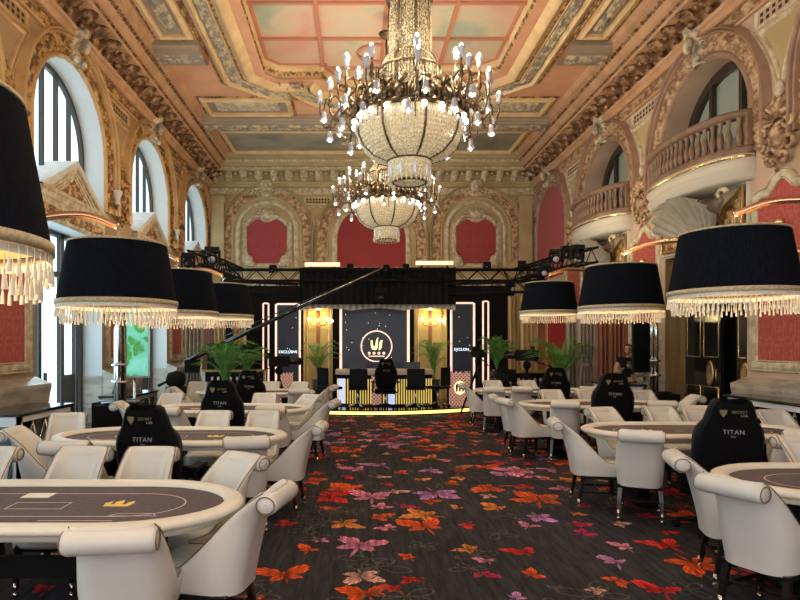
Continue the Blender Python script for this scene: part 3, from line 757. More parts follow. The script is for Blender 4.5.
# ---- balconies with turned balusters
def bulge(c, s, b): return b * max(0, 1 - ((s - c) / 1.42) ** 2) ** .5
for c in BAYS[:-1]:
    if c < 5: continue
    near = c < 12
    root = thing('balcony', ('curved stone balcony with turned balusters over the dark double door, the larger and nearer one' if near else
        'curved stone balcony with turned balusters over the copper-brown doors, the smaller one farther back') if c > 8 else 'curved stone balcony beside the camera on the right wall', 'balcony', (XR, c, 4.2))
    def path(b, n=28): return [(c - 1.42 * cos(pi * i / n), bulge(c, c - 1.42 * cos(pi * i / n), b)) for i in range(n + 1)]
    def band(P, b, nm, mt):
        """profile P = [(z, extra)] carried round the bulge"""
        g = MB(); pts = path(b)
        g.grid(lambda i, j: (-(pts[i][1] + (P[j][1] * (1 if 0 < i < 28 else .2)) if P[j][1] > -9 else 0), pts[i][0] - c, P[j][0] - 4.2), 29, len(P), True)
        return g.build(nm, mt, root)
    BB = .58
    band([(4.20, -99), (4.20, -.06), (4.24, -.02), (4.30, .0), (4.33, .03), (4.36, .03), (4.37, .0), (4.50, .0), (4.52, .05), (4.56, .07), (4.58, .07), (4.58, -99)], BB, 'floor_slab', 'balc_white')
    band([(4.52, .05), (4.54, .075), (4.56, .07)], BB + .005, 'gilt_line', 'brass_bright')
    band([(4.58, -.20), (4.58, .03), (4.66, .03), (4.68, .0), (4.70, .0), (4.70, -.20), (4.58, -.20)], BB, 'plinth', 'balc_stone')
    band([(5.14, -.18), (5.14, .02), (5.17, .05), (5.21, .06), (5.25, .03), (5.25, -.18), (5.14, -.18)], BB, 'handrail', 'balc_stone')
    bal = None; prof = [(.046, 0), (.046, .03), (.030, .05), (.042, .09), (.052, .15), (.042, .22), (.023, .30), (.022, .34), (.032, .37), (.026, .39), (.042, .41), (.042, .44)]
    L = [path(BB - .08, 200)]; tot = 0; pts = L[0]; acc = [0]
    for a_, b_ in zip(pts[:-1], pts[1:]): acc.append(acc[-1] + sqrt((a_[0] - b_[0]) ** 2 + (a_[1] - b_[1]) ** 2))
    for q in range(23):
        t = acc[-1] * (q + .6) / 23.2; i = min(range(len(acc)), key=lambda i: abs(acc[i] - t))
        pos = (-pts[i][1], pts[i][0] - c, .50)
        if bal is None: bal = MB().lathe(prof, (0, 0, 0), 10).build('baluster', 'balc_stone', root); bal.location = pos
        else:
            o = bal.copy(); COL.objects.link(o); o.location = pos
    for sg in (-1, 1): g = MB(); g.box((-.07, sg * 1.38, .74), (.14, .12, .48)); g.build('end_post', 'balc_stone', root)
    # fan shell carrying the slab
    sh = MB()
    def fn(i, j):
        an = pi * (.04 + .92 * i / 66); v = j / 12
        rad = v ** .8; fl = .17 * sqrt(abs(sin(i / 66 * pi * 9))) * v
        return (-(.02 + (.42 * v ** 1.7 + fl) * (.55 + .45 * sin(an))), -cos(an) * .92 * rad, -.78 + .80 * v ** 1.0 * (.35 + .65 * sin(an)) if v > 0 else -.78)
    sh.grid(fn, 67, 13); sh.build('shell_bracket', 'shell', root)
    for sg in (-1, 1):
        vo = MB(); vo.tube([(-.24 - .01 * i, sg * (1.0 + .11 * cos(i * .7) * (1 - i / 10)), -.14 + .10 * sin(i * .7) * (1 - i / 10)) for i in range(9)] + [(-.2, sg * .9, -.2), (-.12, sg * .7, -.42)], [.045 - .003 * i for i in range(9)] + [.04, .02], 7)
        vo.build('volute', 'gilt_grey', root)
    vo = MB(); vo.box((-.12, 0, -.80), (.16, .2, .16)); vo.build('keyblock', 'gilt', root, bevel=.02)

# ---- ceiling
GY, GR, GA = 13.9, 1.33, .92
def halfw(y):
    if y < 1.0: return 0
    if y <= 13.6: return 2.65
    if y <= GY: return 2.65 - (y - 13.6)
    return GR * sqrt(max(0, 1 - ((y - GY) / GA) ** 2))
m = MB(); ys = [YF, 1.0, 1.0001, 13.6, GY, GY + .0001] + [GY + GA * sin(pi / 2 * i / 12) for i in range(1, 13)] + [YB]
for a, b in zip(ys[:-1], ys[1:]):
    wa, wb = halfw(a), halfw(b)
    if b == YB: wa = 0
    if a == 1.0: wa = 0; wb = 0
    for sg in (-1, 1):
        n = len(m.v); e = XL - .6 if sg < 0 else XR + .6
        cx = .6
        m.v += [(cx + sg * wa, a, ZC), (e, a, ZC), (e, b, ZC), (cx + sg * wb, b, ZC)]; m.face((n, n + 1, n + 2, n + 3))
struct(m, 'ceiling', 'ceiling', fix=False)
m = MB(); m.box((.6, 7.95, ZC + .36), (5.6, 14.3, .04)); trim(m, 'sky_paint')
OUT = [(.6 - 2.65, 1.0), (.6 - 2.65, 13.6), (.6 - 2.35, GY), (.6 - GR, GY)] + [(.6 - GR * cos(pi * i / 24), GY + GA * sin(pi * i / 24)) for i in range(1, 24)] + [(.6 + GR, GY), (.6 + 2.35, GY), (.6 + 2.65, 13.6), (.6 + 2.65, 1.0)]
g = MB(); sweep(g, FC, OUT, [(0, -.36), (0, -.25), (.03, -.22), (.08, -.10), (.18, -.02), (.30, .05), (.36, .12), (.42, .12), (.44, .06), (.50, .05)]); trim(g, 'ceil_gold')
g = MB(); sweep(g, FC, OUT, [(-.01, -.33), (-.09, -.33), (-.09, -.35)]); trim(g, 'rose_line')
g = MB(); sweep(g, FC, OUT, [(.50, .04), (.56, .04)], relief=beads, rh=.04, cell=.09, nv=5, step=.025)
sweep(g, FC, OUT, [(.02, -.20), (.07, -.14)], relief=dentil, rh=.03, cell=.10, nv=3, step=.03); trim(g, 'gilt')
g = MB(); sweep(g, FC, OUT, [(.60, .02), (.84, .02)], relief=scroll, rh=.09, cell=.36, nv=9, step=.045); trim(g, 'gilt_grey')
g = MB(); sweep(g, FC, OUT, [(.84, 0)] + half_round(.08, .10, 5, .86, .02) + [(.96, .05), (1.0, .05), (1.02, 0)]); sweep(g, FC, OUT, [(.57, 0), (.57, .06), (.60, .06), (.60, 0)]); trim(g, 'ceil_gold')
g = MB(); sweep(g, FC, OUT, [(1.04, .01), (1.09, .01)], relief=beads, rh=.035, cell=.08, nv=5, step=.02); trim(g, 'gilt')
g = MB()   # glazing ribs of the painted panel
for x in (-.75, .60, 1.95): g.box((x, 7.4, ZC + .32), (.08, 13.0 if x != .6 else 14.6, .07))
for y in [14.0 - 1.33 * i for i in range(10)]: g.box((.6, y, ZC + .32), (5.3, .07, .06))
g.tube([(.6 + .55 * cos(2 * pi * i / 20), 13.3 + .4 * sin(2 * pi * i / 20), ZC + .31) for i in range(21)], .035, 6)
trim(g, 'rose_line')
def coffer(x0, x1, y0, y1, m_in, rel=None, mg=.0):
    a = MB(); R = [(x0, y0), (x0, y1), (x1, y1), (x1, y0)]
    a.prism(R, FC, 0, .01); trim(a, m_in)
    b = MB(); sweep(b, FC, R, [(0, 0), (0, .07), (.05, .10), (.10, .06), (.13, .06), (.14, 0)], closed=True, smooth=False); trim(b, 'ceil_gold')
    e = MB(); sweep(e, FC, R, [(.15, .01), (.20, .01)], closed=True, relief=beads, rh=.04, cell=.09, nv=5, step=.022); trim(e, 'gilt')
    if rel:
        c = MB(); cx, cy = (x0 + x1) / 2, (y0 + y1) / 2; long_y = (y1 - y0) > (x1 - x0)
        L = (y1 - y0) if long_y else (x1 - x0); wd = .5 * ((x1 - x0) if long_y else (y1 - y0)) * .62
        P = [(cx, y0 + .2), (cx, y1 - .2)] if long_y else [(x0 + .2, cy), (x1 - .2, cy)]
        sweep(c, FC, P, [(-wd, .01), (wd, .01)], relief=scroll, rh=.09, cell=wd * 1.7, nv=13, step=.045); trim(c, rel)
def beam(x0, x1, y0, y1, rel='gilt_grey'):
    b = MB(); b.grid(lambda i, j: FC((x0, x1)[i], *[(y0, 0), (y0, .12), (y0 + .05, .16), (y0 + .12, .16), (y0 + .14, .20), (y0 + .20, .20), (y1 - .20, .20), (y1 - .14, .20), (y1 - .12, .16), (y1 - .05, .16), (y1, .12), (y1, 0)][j]), 2, 12, False)
    trim(b, 'ceiling_grey'); c = MB(); sweep(c, FC, [(x0, (y0 + y1) / 2), (x1, (y0 + y1) / 2)], [(-.17, .20), (.17, .20)], relief=scroll, rh=.06, cell=.32, nv=9, step=.04); trim(c, rel)
for y in (4.4, 8.4, 12.5):
    beam(XL + .8, -3.15, y - .42, y + .42); beam(4.35, XR - .8, y - .42, y + .42)
beam(XL + .8, XR - .8, 16.0, 16.85)
for y0, y1 in ((5.1, 7.8), (9.1, 11.85)):
    coffer(XL + 1.1, -3.35, y0, y1, 'ceiling_grey', 'gilt_grey'); coffer(4.55, XR - 1.1, y0, y1, 'ceiling_grey', 'gilt_grey')
coffer(XL + 1.15, XR - 1.15, 17.2, 18.95, 'fresco')
for sg in (-1, 1):     # carved corner fields beside the rounded end
    xa, xb = (XL + 1.15, -1.75) if sg < 0 else (2.95, XR - 1.15)
    coffer(xa, xb, 15.02, 15.85, 'ceiling_grey', 'gilt_cream')
# fresco figures: a pale carved group on the dark panel
c = MB()
for i in range(14): c.ball(FC(AX + random.uniform(-.9, .9), 18.1 + random.uniform(-.25, .25), .02), random.uniform(.1, .22), 8, 5, (1.3, 1, .3))
trim(c, 'gilt_cream')

# ---- carpet with dyed butterflies
NCOL = {'o': (0.66, 0.085, 0.015), 'r': (0.56, 0.022, 0.02), 'p': (0.60, 0.16, 0.28), 'm': (0.48, 0.02, 0.09), 'l': (0.40, 0.14, 0.36), 'a': (0.66, 0.22, 0.05), 'g': (0.085, 0.08, 0.07), 's': (0.64, 0.30, 0.22)}
BASE = (0.026, 0.0255, 0.031)
cv, cf, cc = [], [], []
gx, gy = 30, 50
for j in range(gy + 1):
    for i in range(gx + 1): cv.append((XL - .5 + (XR - XL + 1.0) * i / gx, YF + (YB - YF) * j / gy, 0)); cc.append(BASE)
for j in range(gy):
    for i in range(gx): a = j * (gx + 1) + i; cf.append((a, a + 1, a + gx + 2, a + gx + 1))
zc = [0.0012]
def fly(x, y, size, key, ang, rnd):
    col = NCOL[key]; zc[0] += 0.0000025; z = zc[0]
    def wing(a0, ln, wd, tone):
        # ragged wing: outer edge with lobes, lighter veins by vertex colour
        n = 13; ids = []; b = len(cv)
        cv.append((x, y, z)); cc.append(tuple(c * .35 for c in col))
        tip = a0
        for i in range(n):
            t = i / (n - 1) * 2 - 1; r = ln * (1.12 - .62 * abs(t) ** 1.15) * (1 + .13 * rnd.uniform(-1, 1))
            a = tip + t * wd
            cv.append((x + r * cos(a), y + r * sin(a) * 1.0, z)); k = tone * (1.45 if i % 2 else .50)
            cc.append(tuple(min(1, c * k + (.10 if i % 2 and key in 'pls' else 0)) for c in col))
        for i in range(n - 1): cf.append((b, b + 1 + i, b + 2 + i))
    s = size * .5
    a1 = rnd.uniform(.55, 1.0); a2 = rnd.uniform(1.7, 2.3); f1 = rnd.uniform(.85, 1.15); f2 = rnd.uniform(.45, .75); lop = rnd.uniform(.35, 1.0)
    for sg in (-1, 1):
        q = 1 if sg > 0 else lop
        wing(ang + sg * a1, s * f1 * q, .60, 1.0)
        wing(ang + sg * a2, s * f2 * q, .66, .85)
    wing(ang, s * .28, .3, .6); wing(ang + pi, s * rnd.uniform(.5, 1.0), .12, .7)
def ghost(x, y, size, ang, rnd):
    zc[0] += 0.0000025; z = zc[0]; s = size * .5
    for sg in (-1, 1):
        for a0, ln, wd in ((ang + sg * .8, s, .45), (ang + sg * 2.0, s * .75, .5)):
            pts = [(x, y)]
            for i in range(9):
                t = i / 8 * 2 - 1; r = ln * (1 - .5 * abs(t) ** 1.6); pts.append((x + r * cos(a0 + t * wd), y + r * sin(a0 + t * wd)))
            pts.append((x, y))
            for (xa, ya), (xb, yb) in zip(pts[:-1], pts[1:]):
                dx, dy = xb - xa, yb - ya; L = sqrt(dx * dx + dy * dy) or 1; ox, oy = -dy / L * .006, dx / L * .006; b = len(cv)
                cv.extend([(xa + ox, ya + oy, z), (xb + ox, yb + oy, z), (xb - ox, yb - oy, z), (xa - ox, ya - oy, z)]); cc.extend([NCOL['g']] * 4); cf.append((b, b + 1, b + 2, b + 3))
rnd = random.Random(11); placed = []
def px2floor(px, py): Y = 600 * 1.7 / (py - 345); return ((px - 355) / 600 * Y, Y)
for px, py, wpx, k in [(285, 575, 62, 'o'), (310, 550, 38, 'o'), (360, 545, 62, 'p'), (318, 540, 24, 'p'), (343, 523, 42, 'a'), (288, 524, 34, 'r'), (356, 487, 50, 'o'), (312, 481, 36, 'o'),
    (358, 469, 36, 'p'), (378, 477, 26, 's'), (380, 507, 26, 'p'), (402, 506, 30, 'm'), (361, 575, 48, 's'), (368, 594, 60, 'o'), (396, 588, 34, 'r'), (434, 493, 66, 'l'), (426, 527, 62, 'o'), (470, 549, 34, 'a'),
    (457, 508, 22, 'a'), (498, 508, 40, 'a'), (524, 552, 44, 'r'), (539, 500, 74, 'o'), (529, 526, 28, 'p'), (538, 517, 38, 'l'), (578, 525, 34, 'm'), (583, 533, 30, 'm'), (488, 561, 32, 'p'), (481, 574, 40, 'm'),
    (533, 575, 36, 'o'), (412, 579, 30, 'r'), (516, 598, 28, 'l'), (456, 470, 26, 'r'), (460, 468, 30, 'a'), (505, 475, 32, 'l'), (548, 469, 26, 'p'), (415, 461, 26, 'o'), (499, 462, 22, 'm'), (528, 486, 34, 'r'),
    (645, 516, 26, 'r'), (665, 533, 28, 'r'), (666, 545, 48, 'r'), (625, 547, 30, 'p'), (617, 562, 40, 'l'), (618, 580, 30, 'o'), (664, 591, 56, 'r'), (693, 563, 70, 'o'), (478, 452, 40, 'o'), (340, 489, 40, 'o'),
    (458, 425, 40, 'o'), (430, 470, 30, 'l'), (420, 480, 22, 'a'), (440, 450, 30, 'r'), (390, 440, 30, 'm'), (405, 430, 30, 'o'), (585, 505, 28, 'm'), (560, 462, 44, 'o'), (40, 560, 42, 'o'), (60, 555, 50, 'a'), (45, 590, 40, 'r'), (595, 590, 30, 's'), (560, 590, 24, 'g')]:
    x, y = px2floor(px, py); fly(x, y, wpx / 600 * y * 1.05, k, rnd.uniform(0, 6.28) if wpx < 40 else rnd.choice([1.3, 1.8, -1.4]), rnd); placed.append((x, y))
tries = 0
while tries < 7000:
    tries += 1; x = rnd.uniform(XL, XR); y = rnd.uniform(0, 15.5)
    if any((x - a) ** 2 + (y - b) ** 2 < (.43 if y < 5.5 else .35) ** 2 for a, b in placed): continue
    placed.append((x, y)); fly(x, y, rnd.choice([.22, .26, .3, .34, .42, .55, .68]), rnd.choice('oooorrrppmmlsaa'), rnd.uniform(0, 6.28), rnd)
for i in range(260): ghost(rnd.uniform(XL, XR), rnd.uniform(1.5, 14), rnd.uniform(.3, .6), rnd.uniform(0, 6.28), rnd)
me = bpy.data.meshes.new('floor'); me.from_pydata(cv, [], cf)
at = me.color_attributes.new('Dye', 'FLOAT_COLOR', 'POINT'); at.data.foreach_set('color', [x for c in cc for x in (c[0], c[1], c[2], 1.0)])
me.materials.append(mat_attr('charcoal_butterfly_carpet')); me.update()
fo = bpy.data.objects.new('floor', me); COL.objects.link(fo); fo['kind'] = 'structure'
# ------------------------------------------------------------------ ivory roll-back chair (faces +Y)
def make_white_chair():
    root = thing('poker_chair', 'x', 'chair')
    base = []
    cr = .14
    W_ = .228; base.append((W_, .24)); 
    for i in range(7): base.append((W_, .24 - .36 * (i + 1) / 7))
    for i in range(1, 6): a = pi / 2 * i / 6; base.append((W_ - cr + cr * cos(a), -.12 - cr * sin(a)))
    base.append((W_ - cr, -.26)); base.append((.04, -.26))
    base = base + [(-x, y) for x, y in base[::-1]]
    def hgt(y):
        t = min(1, max(0, (.10 - y) / .31)); return .455 + .435 * (t ** 1.3)
    def put(x, y, z):
        q = max(0, (z - .33) / .55); s = .86 + .14 * min(1, (z - .33) / .22)
        taper = 1 - .16 * max(0, q - .1) + .10 * max(0, (q - .75) / .25) ** 2
        return (x * s * taper, (y if y < 0 else y * (.92 + .08 * min(1, q * 3))) - .13 * q ** 1.35 - .05 * max(0, (q - .72) / .28) ** 1.6, z)
    k = len(base)
    def fn(i, j):
        x, y = base[i]; a = base[max(0, i - 1)]; b = base[min(k - 1, i + 1)]
        dx, dy = b[0] - a[0], b[1] - a[1]; L = sqrt(dx * dx + dy * dy) or 1; nx, ny = -dy / L, dx / L
        if nx * x + ny * (y - .1) > 0: nx, ny = -nx, -ny
        h = hgt(y); th = .05
        if j <= 7: z = .335 + (h - .335) * j / 7; return put(x, y, z)
        if j <= 10: a2 = pi * (j - 7) / 4; o = th * (.5 - .5 * cos(a2)); return put(x + nx * o, y + ny * o, h + .022 * sin(a2))
        z = h - (h - .40) * (j - 11) / 6; return put(x + nx * th, y + ny * th, z)
    m = MB(); m.grid(fn, k, 18)
    for e in (0, k - 1): n = len(m.v); m.v += [fn(e, j) for j in range(18)]; m.face(range(n, n + 18))
    m.build('backrest', 'leather', root)
    s = MB()   # cushion
    prof = [(.0, .345), (.215, .345), (.228, .37), (.232, .43), (.222, .47), (.19, .49), (.10, .497), (0.0, .498)]
    def cu(i, j):
        a = 2 * pi * i / 28; r, z = prof[j]; r = max(r, .002); e = .5
        cx = abs(cos(a)) ** e * (1 if cos(a) >= 0 else -1); cy = abs(sin(a)) ** e * (1 if sin(a) >= 0 else -1)
        return (r * cx * .86, .045 + r * cy * 1.0, z)
    s.grid(cu, 28, len(prof), True, cu=True)
    s.build('seat', 'leather', root)
    r = MB(); cy, cz = -.445, .848; rr = .057
    def rl(i, j):
        x = (-.198, -.195, -.178, -.1, 0, .1, .178, .195, .198)[i]; q = (0.05, .84, 1, 1, 1, 1, 1, .84, .05)[i]; a = 2 * pi * j / 14
        return (x, cy + .012 + rr * q * cos(a) * 1.12, cz + rr * q * sin(a))
    r.grid(rl, 9, 14, True, cv=True)
    r.build('head_roll', 'leather', root)
    p = MB()
    for sg in (-1, 1): p.tube([(sg * .198, cy + .012 + rr * .90 * cos(2 * pi * j / 14), cz + rr * .80 * sin(2 * pi * j / 14)) for j in range(15)], .0035, 5, caps=False)
    p.tube([(x, -.425, .795 - .004 * cos(x * 6)) for x in (-.18, -.1, 0, .1, .18)], .003, 5)
    for sg in (1, -1):
        pts = []
        for i in range(0, 11):
            q = fn(i if sg > 0 else k - 1 - i, 8); pts.append((q[0], q[1], q[2] + .006))
        p.tube(pts, .0035, 5)
    p.build('piping', 'piping', root)
    f = MB(); f.box((0, 0.0, .325), (.40, .42, .035)); f.build('seat_frame', 'leg', root, bevel=.006)
    leg = None
    for sx in (-1, 1):
        for sy in (-1, 1):
            l = MB(); y0 = .185 if sy > 0 else -.175; y1 = .20 if sy > 0 else -.225
            l.grid(lambda i, j: ((sx * (.175, .185, .19)[i]) + (.021, .018, .014)[i] * (1, 1, -1, -1)[j], (y0, (y0 + y1) / 2, y1)[i] + (.021, .018, .014)[i] * (1, -1, -1, 1)[j], (.32, .2, .055)[i]), 3, 4, False, cv=True)
            lo = l.build('leg', 'leg', root)
            c = MB(); c.lathe([(.001, .10), (.017, .10), (.015, .05), (.010, .04)], (sx * .19, y1, 0), 8); c.tube([(sx * .19 - .012, y1, .02), (sx * .19 + .012, y1, .02)], .0195, 10); c.build('caster', 'caster', lo)
    t = MB()
    for sx in (-1, 1): t.box((sx * .178, -.01, .17), (.018, .40, .022))
    t.box((0, .0, .17), (.36, .018, .022)); t.box((0, -.2, .20), (.36, .018, .02)); t.build('stretcher', 'leg', root)
    return root

def make_gaming_chair(label, cat_group, loc, rz, top):
    root = thing('gaming_chair', label, 'chair', loc, rz, cat_group)
    lift = top - 1.28
    half = [(.115, 1.28), (.145, 1.262), (.17, 1.20), (.20, 1.10), (.245, 1.02), (.262, .95), (.262, .80), (.24, .66), (.20, .55)]
    pts = half + [(-x, z) for x, z in half[::-1]]
    lean = radians(9)
    def T(x, y, z): 
        z += lift; yy = y - .22; dz = z - .5 - lift
        return (x, yy * 1.0 - sin(lean) * dz, .5 + lift + cos(lean) * dz + (0 if True else 0))
    b = MB(); inner = [(x * .74, z if z > 1.2 else z) for x, z in pts]
    def bk(i, j):
        x, z = pts[i]; ix = x * .80
        return (T(x * .90, -.055, z - (.012 if z > 1.25 else 0)), T(x * .62, -.078, z - (.03 if z > 1.2 else 0)), T(0.0001 * (1 if x > 0 else -1), -.085, z - (.035 if z > 1.2 else 0)))[j]
    b.grid(bk, len(pts), 3, True)
    b.grid(lambda i, j: (T(pts[i][0] * .80, .04, pts[i][1]), T(0.0001, .02, pts[i][1]))[j], len(pts), 2, True)
    b.build('backrest', 'gfabric', root)
    s = MB(); s.grid(lambda i, j: (T(pts[i][0] * .90, -.055, pts[i][1] - (.012 if pts[i][1] > 1.25 else 0)), T(pts[i][0] * 1.0, -.03, pts[i][1]), T(pts[i][0] * 1.03, .01, pts[i][1]), T(pts[i][0] * 1.02, .08 if .6 < pts[i][1] < 1.05 else .04, pts[i][1]), T(pts[i][0] * .80, .04, pts[i][1]))[j], len(pts), 5, True)
    s.build('side_bolster', 'gside', root)
    c = MB(); c.box((0, .05, .47 + lift), (.50, .52, .10)); c.build('seat', 'gfabric', root, bevel=.03)
    for sg in (-1, 1):
        a = MB(); a.box((sg * .30, .05, .70 + lift), (.09, .27, .03)); a.tube([(sg * .24, .02, .44 + lift), (sg * .31, .02, .46 + lift), (sg * .30, .03, .69 + lift)], .02, 8); a.build('armrest', 'dark', root)
    g = MB(); g.tube([(0, .03, .10), (0, .03, .43 + lift)], .028, 10); g.build('gas_lift', 'steel', root)
    st = MB()
    for i in range(5):
        a = 2 * pi * i / 5 + .3; st.tube([(0, .03, .12), (.31 * cos(a), .03 + .31 * sin(a), .07)], [.035, .02], 8)
    so = st.build('star_base', 'dark', root)
    for i in range(5):
        a = 2 * pi * i / 5 + .3; cx, cy = .31 * cos(a), .03 + .31 * sin(a)
        w = MB(); w.tube([(cx - .025, cy, .03), (cx + .025, cy, .03)], .03, 10); w.build('caster', 'dark', so)
    rot = (radians(90) , 0, 0)
    def onback(x, z): p = T(x, -.092, z); return p
    rx = (radians(90 - 9), 0, 0)
    text_mesh('model_lettering', 'TITAN', .052, 'gtext', root, onback(0, 1.0), rx, .0015, 1.15)
    text_mesh('small_lettering', 'EVO', .018, 'gtext', root, onback(0, .96), rx, .0015, 1.2)
    text_mesh('brand_lettering', 'SECRET', .031, 'ggold', root, onback(.035, 1.175), rx, .0015, 1.15)
    text_mesh('brand_lettering_end', 'LAB', .027, 'gtext', root, onback(.07, 1.145), rx, .0015, 1.15)
    q = MB(); sh = [(-.026, .028), (.026, .028), (.026, 0), (0, -.036), (-.026, 0)]
    p0 = [T(-.085 + x, -.090, 1.165 + z) for x, z in sh]; n = len(q.v); q.v += p0 + [T(-.085 + x, -.078, 1.165 + z) for x, z in sh]; q.face(range(5))
    for i in range(5): q.face((i, (i + 1) % 5, 5 + (i + 1) % 5, 5 + i))
    q.build('shield_badge', 'ggold', root)
    return root

# ------------------------------------------------------------------ poker table
TL, TW = 1.18, .55
def stadium(hl, hw, n=16, e=1.0):
    p = []; r = hw; a = hl - hw * 1.25
    for i in range(n + 1): t = -pi / 2 + pi * i / n; p.append((a + (hl - a) * cos(t), r * sin(t)))
    for i in range(n + 1): t = pi / 2 + pi * i / n; p.append((-a + (hl - a) * cos(t), r * sin(t)))
    return p
def make_table():
    root = thing('poker_table', 'x', 'table')
    fl = MB(); P = stadium(TL - .10, TW - .10); k = len(P); b = len(fl.v)
    fl.v += [(x, y, .765) for x, y in P] + [(x, y, .70) for x, y in P]; fl.face(range(k)); fl.face(range(2 * k - 1, k - 1, -1))
    for i in range(k): fl.face((i, (i + 1) % k, k + (i + 1) % k, k + i))
    f = fl.build('felt_top', 'felt', root)
    Fz = lambda s, t, n: (s, t, .7655 + n)
    pr = MB(); ln = [(-.004, .0), (-.004, .0006), (.004, .0006), (.004, 0)]
    sweep(pr, Fz, stadium(TL - .34, TW - .30), ln, closed=True, smooth=False)
    for cx in (-.62, 0.0, .62):
        q = [(cx - .16, -.10), (cx + .16, -.10), (cx + .16, .04), (cx - .16, .04)] if cx == 0 else [(cx - .10, -.19), (cx + .10, -.19), (cx + .13, -.24), (cx - .13, -.24)]
        sweep(pr, Fz, q, [(-.003, .0), (-.003, .0006), (.003, .0006), (.003, 0)], closed=True, smooth=False)
    sweep(pr, Fz, [(-.55, -.33), (-.15, -.33)], ln, smooth=False); sweep(pr, Fz, [(.15, -.33), (.55, -.33)], ln, smooth=False)
    pr.build('printed_lines', 'print', f)
    for cx in (-.5, .45):   # three flames on a bar
        g = MB(); o = [(-.07, -.045), (-.085, .03), (-.05, .07), (-.045, .0), (-.025, .0), (-.03, .05), (.005, .10), (.02, .04), (.02, .0), (.045, .0), (.045, .04), (.075, .075), (.085, .02), (.07, -.045)]
        g.prism([(cx + a, b) for a, b in o], Fz, 0, .0007); g.build('gold_emblem', 'gold_print', f)
    r = MB(); O = stadium(TL - .055, TW - .055)
    pf = [(.06 * cos(2 * pi * j / 12), .032 * sin(2 * pi * j / 12)) for j in range(13)]
    sweep(r, lambda s, t, n: (s, t, .768 + n), O, [(a, h) for a, h in pf], closed=True); r.build('padded_rail', 'rail', root)
    s = MB(); S = stadium(TL - .10, TW - .10); sweep(s, lambda a, b2, n: (a, b2, n), S, [(0, .70), (-.005, .755), (-.03, .755), (-.03, .70), (0, .70)], closed=True); s.build('skirt', 'rail', root)
    for sx in (-1, 1):
        l = MB(); l.box((sx * .62, 0, .36), (.12, .42, .66)); l.box((sx * .62, 0, .03), (.22, .62, .05)); l.build('pedestal', 'dark', root, bevel=.01)
    l = MB(); l.box((0, 0, .40), (1.2, .05, .12)); l.build('crossbar', 'dark', root)
    return root

WC = make_white_chair(); PT = make_table(); remember(None)
used = {}
def place(proto, x, y, rz, label, group=None, z=0):
    if proto.name not in used: used[proto.name] = 1; o = proto
    else: o = copy_tree(proto)
    o.location = (x, y, z); o.rotation_euler = (0, 0, rz); o['label'] = label
    if group: o['group'] = group
    return o
def chair(px, ytop, Y, fx, fy, label, group, top=.90):
    """px: picture column of the chair's back; Y: distance of the back; (fx, fy): facing. The chair's base is ahead of its back"""
    X = (px - 355) / 600 * Y; L = sqrt(fx * fx + fy * fy); fx /= L; fy /= L
    return place(WC, X + fx * .38, Y + fy * .38, atan2(-fx, fy), label, group)

tabs = {}
TAB = [('L1', -1.84, 3.52, 'cream-railed poker table with a paper slip on its felt, nearest on the left'),
       ('L2', -1.88, 6.15, 'cream-railed poker table in the left row, second from the camera'),
       ('L3', -1.83, 8.80, 'cream-railed poker table in the left row, third from the camera'),
       ('L4', -1.97, 11.9, 'cream-railed poker table at the far end of the left row, nearest the palm bar'),
       ('R1', 3.68, 4.10, 'cream-railed poker table cut by the right edge of the photo, nearest on the right'),
       ('R2', 3.68, 6.56, 'cream-railed poker table in the right row, second from the camera'),
       ('R3', 3.76, 9.45, 'cream-railed poker table in the right row, third from the camera'),
       ('R4', 3.62, 12.3, 'cream-railed poker table at the far end of the right row, nearest the honeycomb bar')]
for nme, x, y, lab in TAB: tabs[nme] = place(PT, x, y, 0.0, lab, 'poker tables on the left' if nme[0] == 'L' else 'poker tables on the right')
g = ['ivory chairs round the %s table of the %s row' % (a, b) for b in ('left', 'right') for a in ('first', 'second', 'third', 'far')]
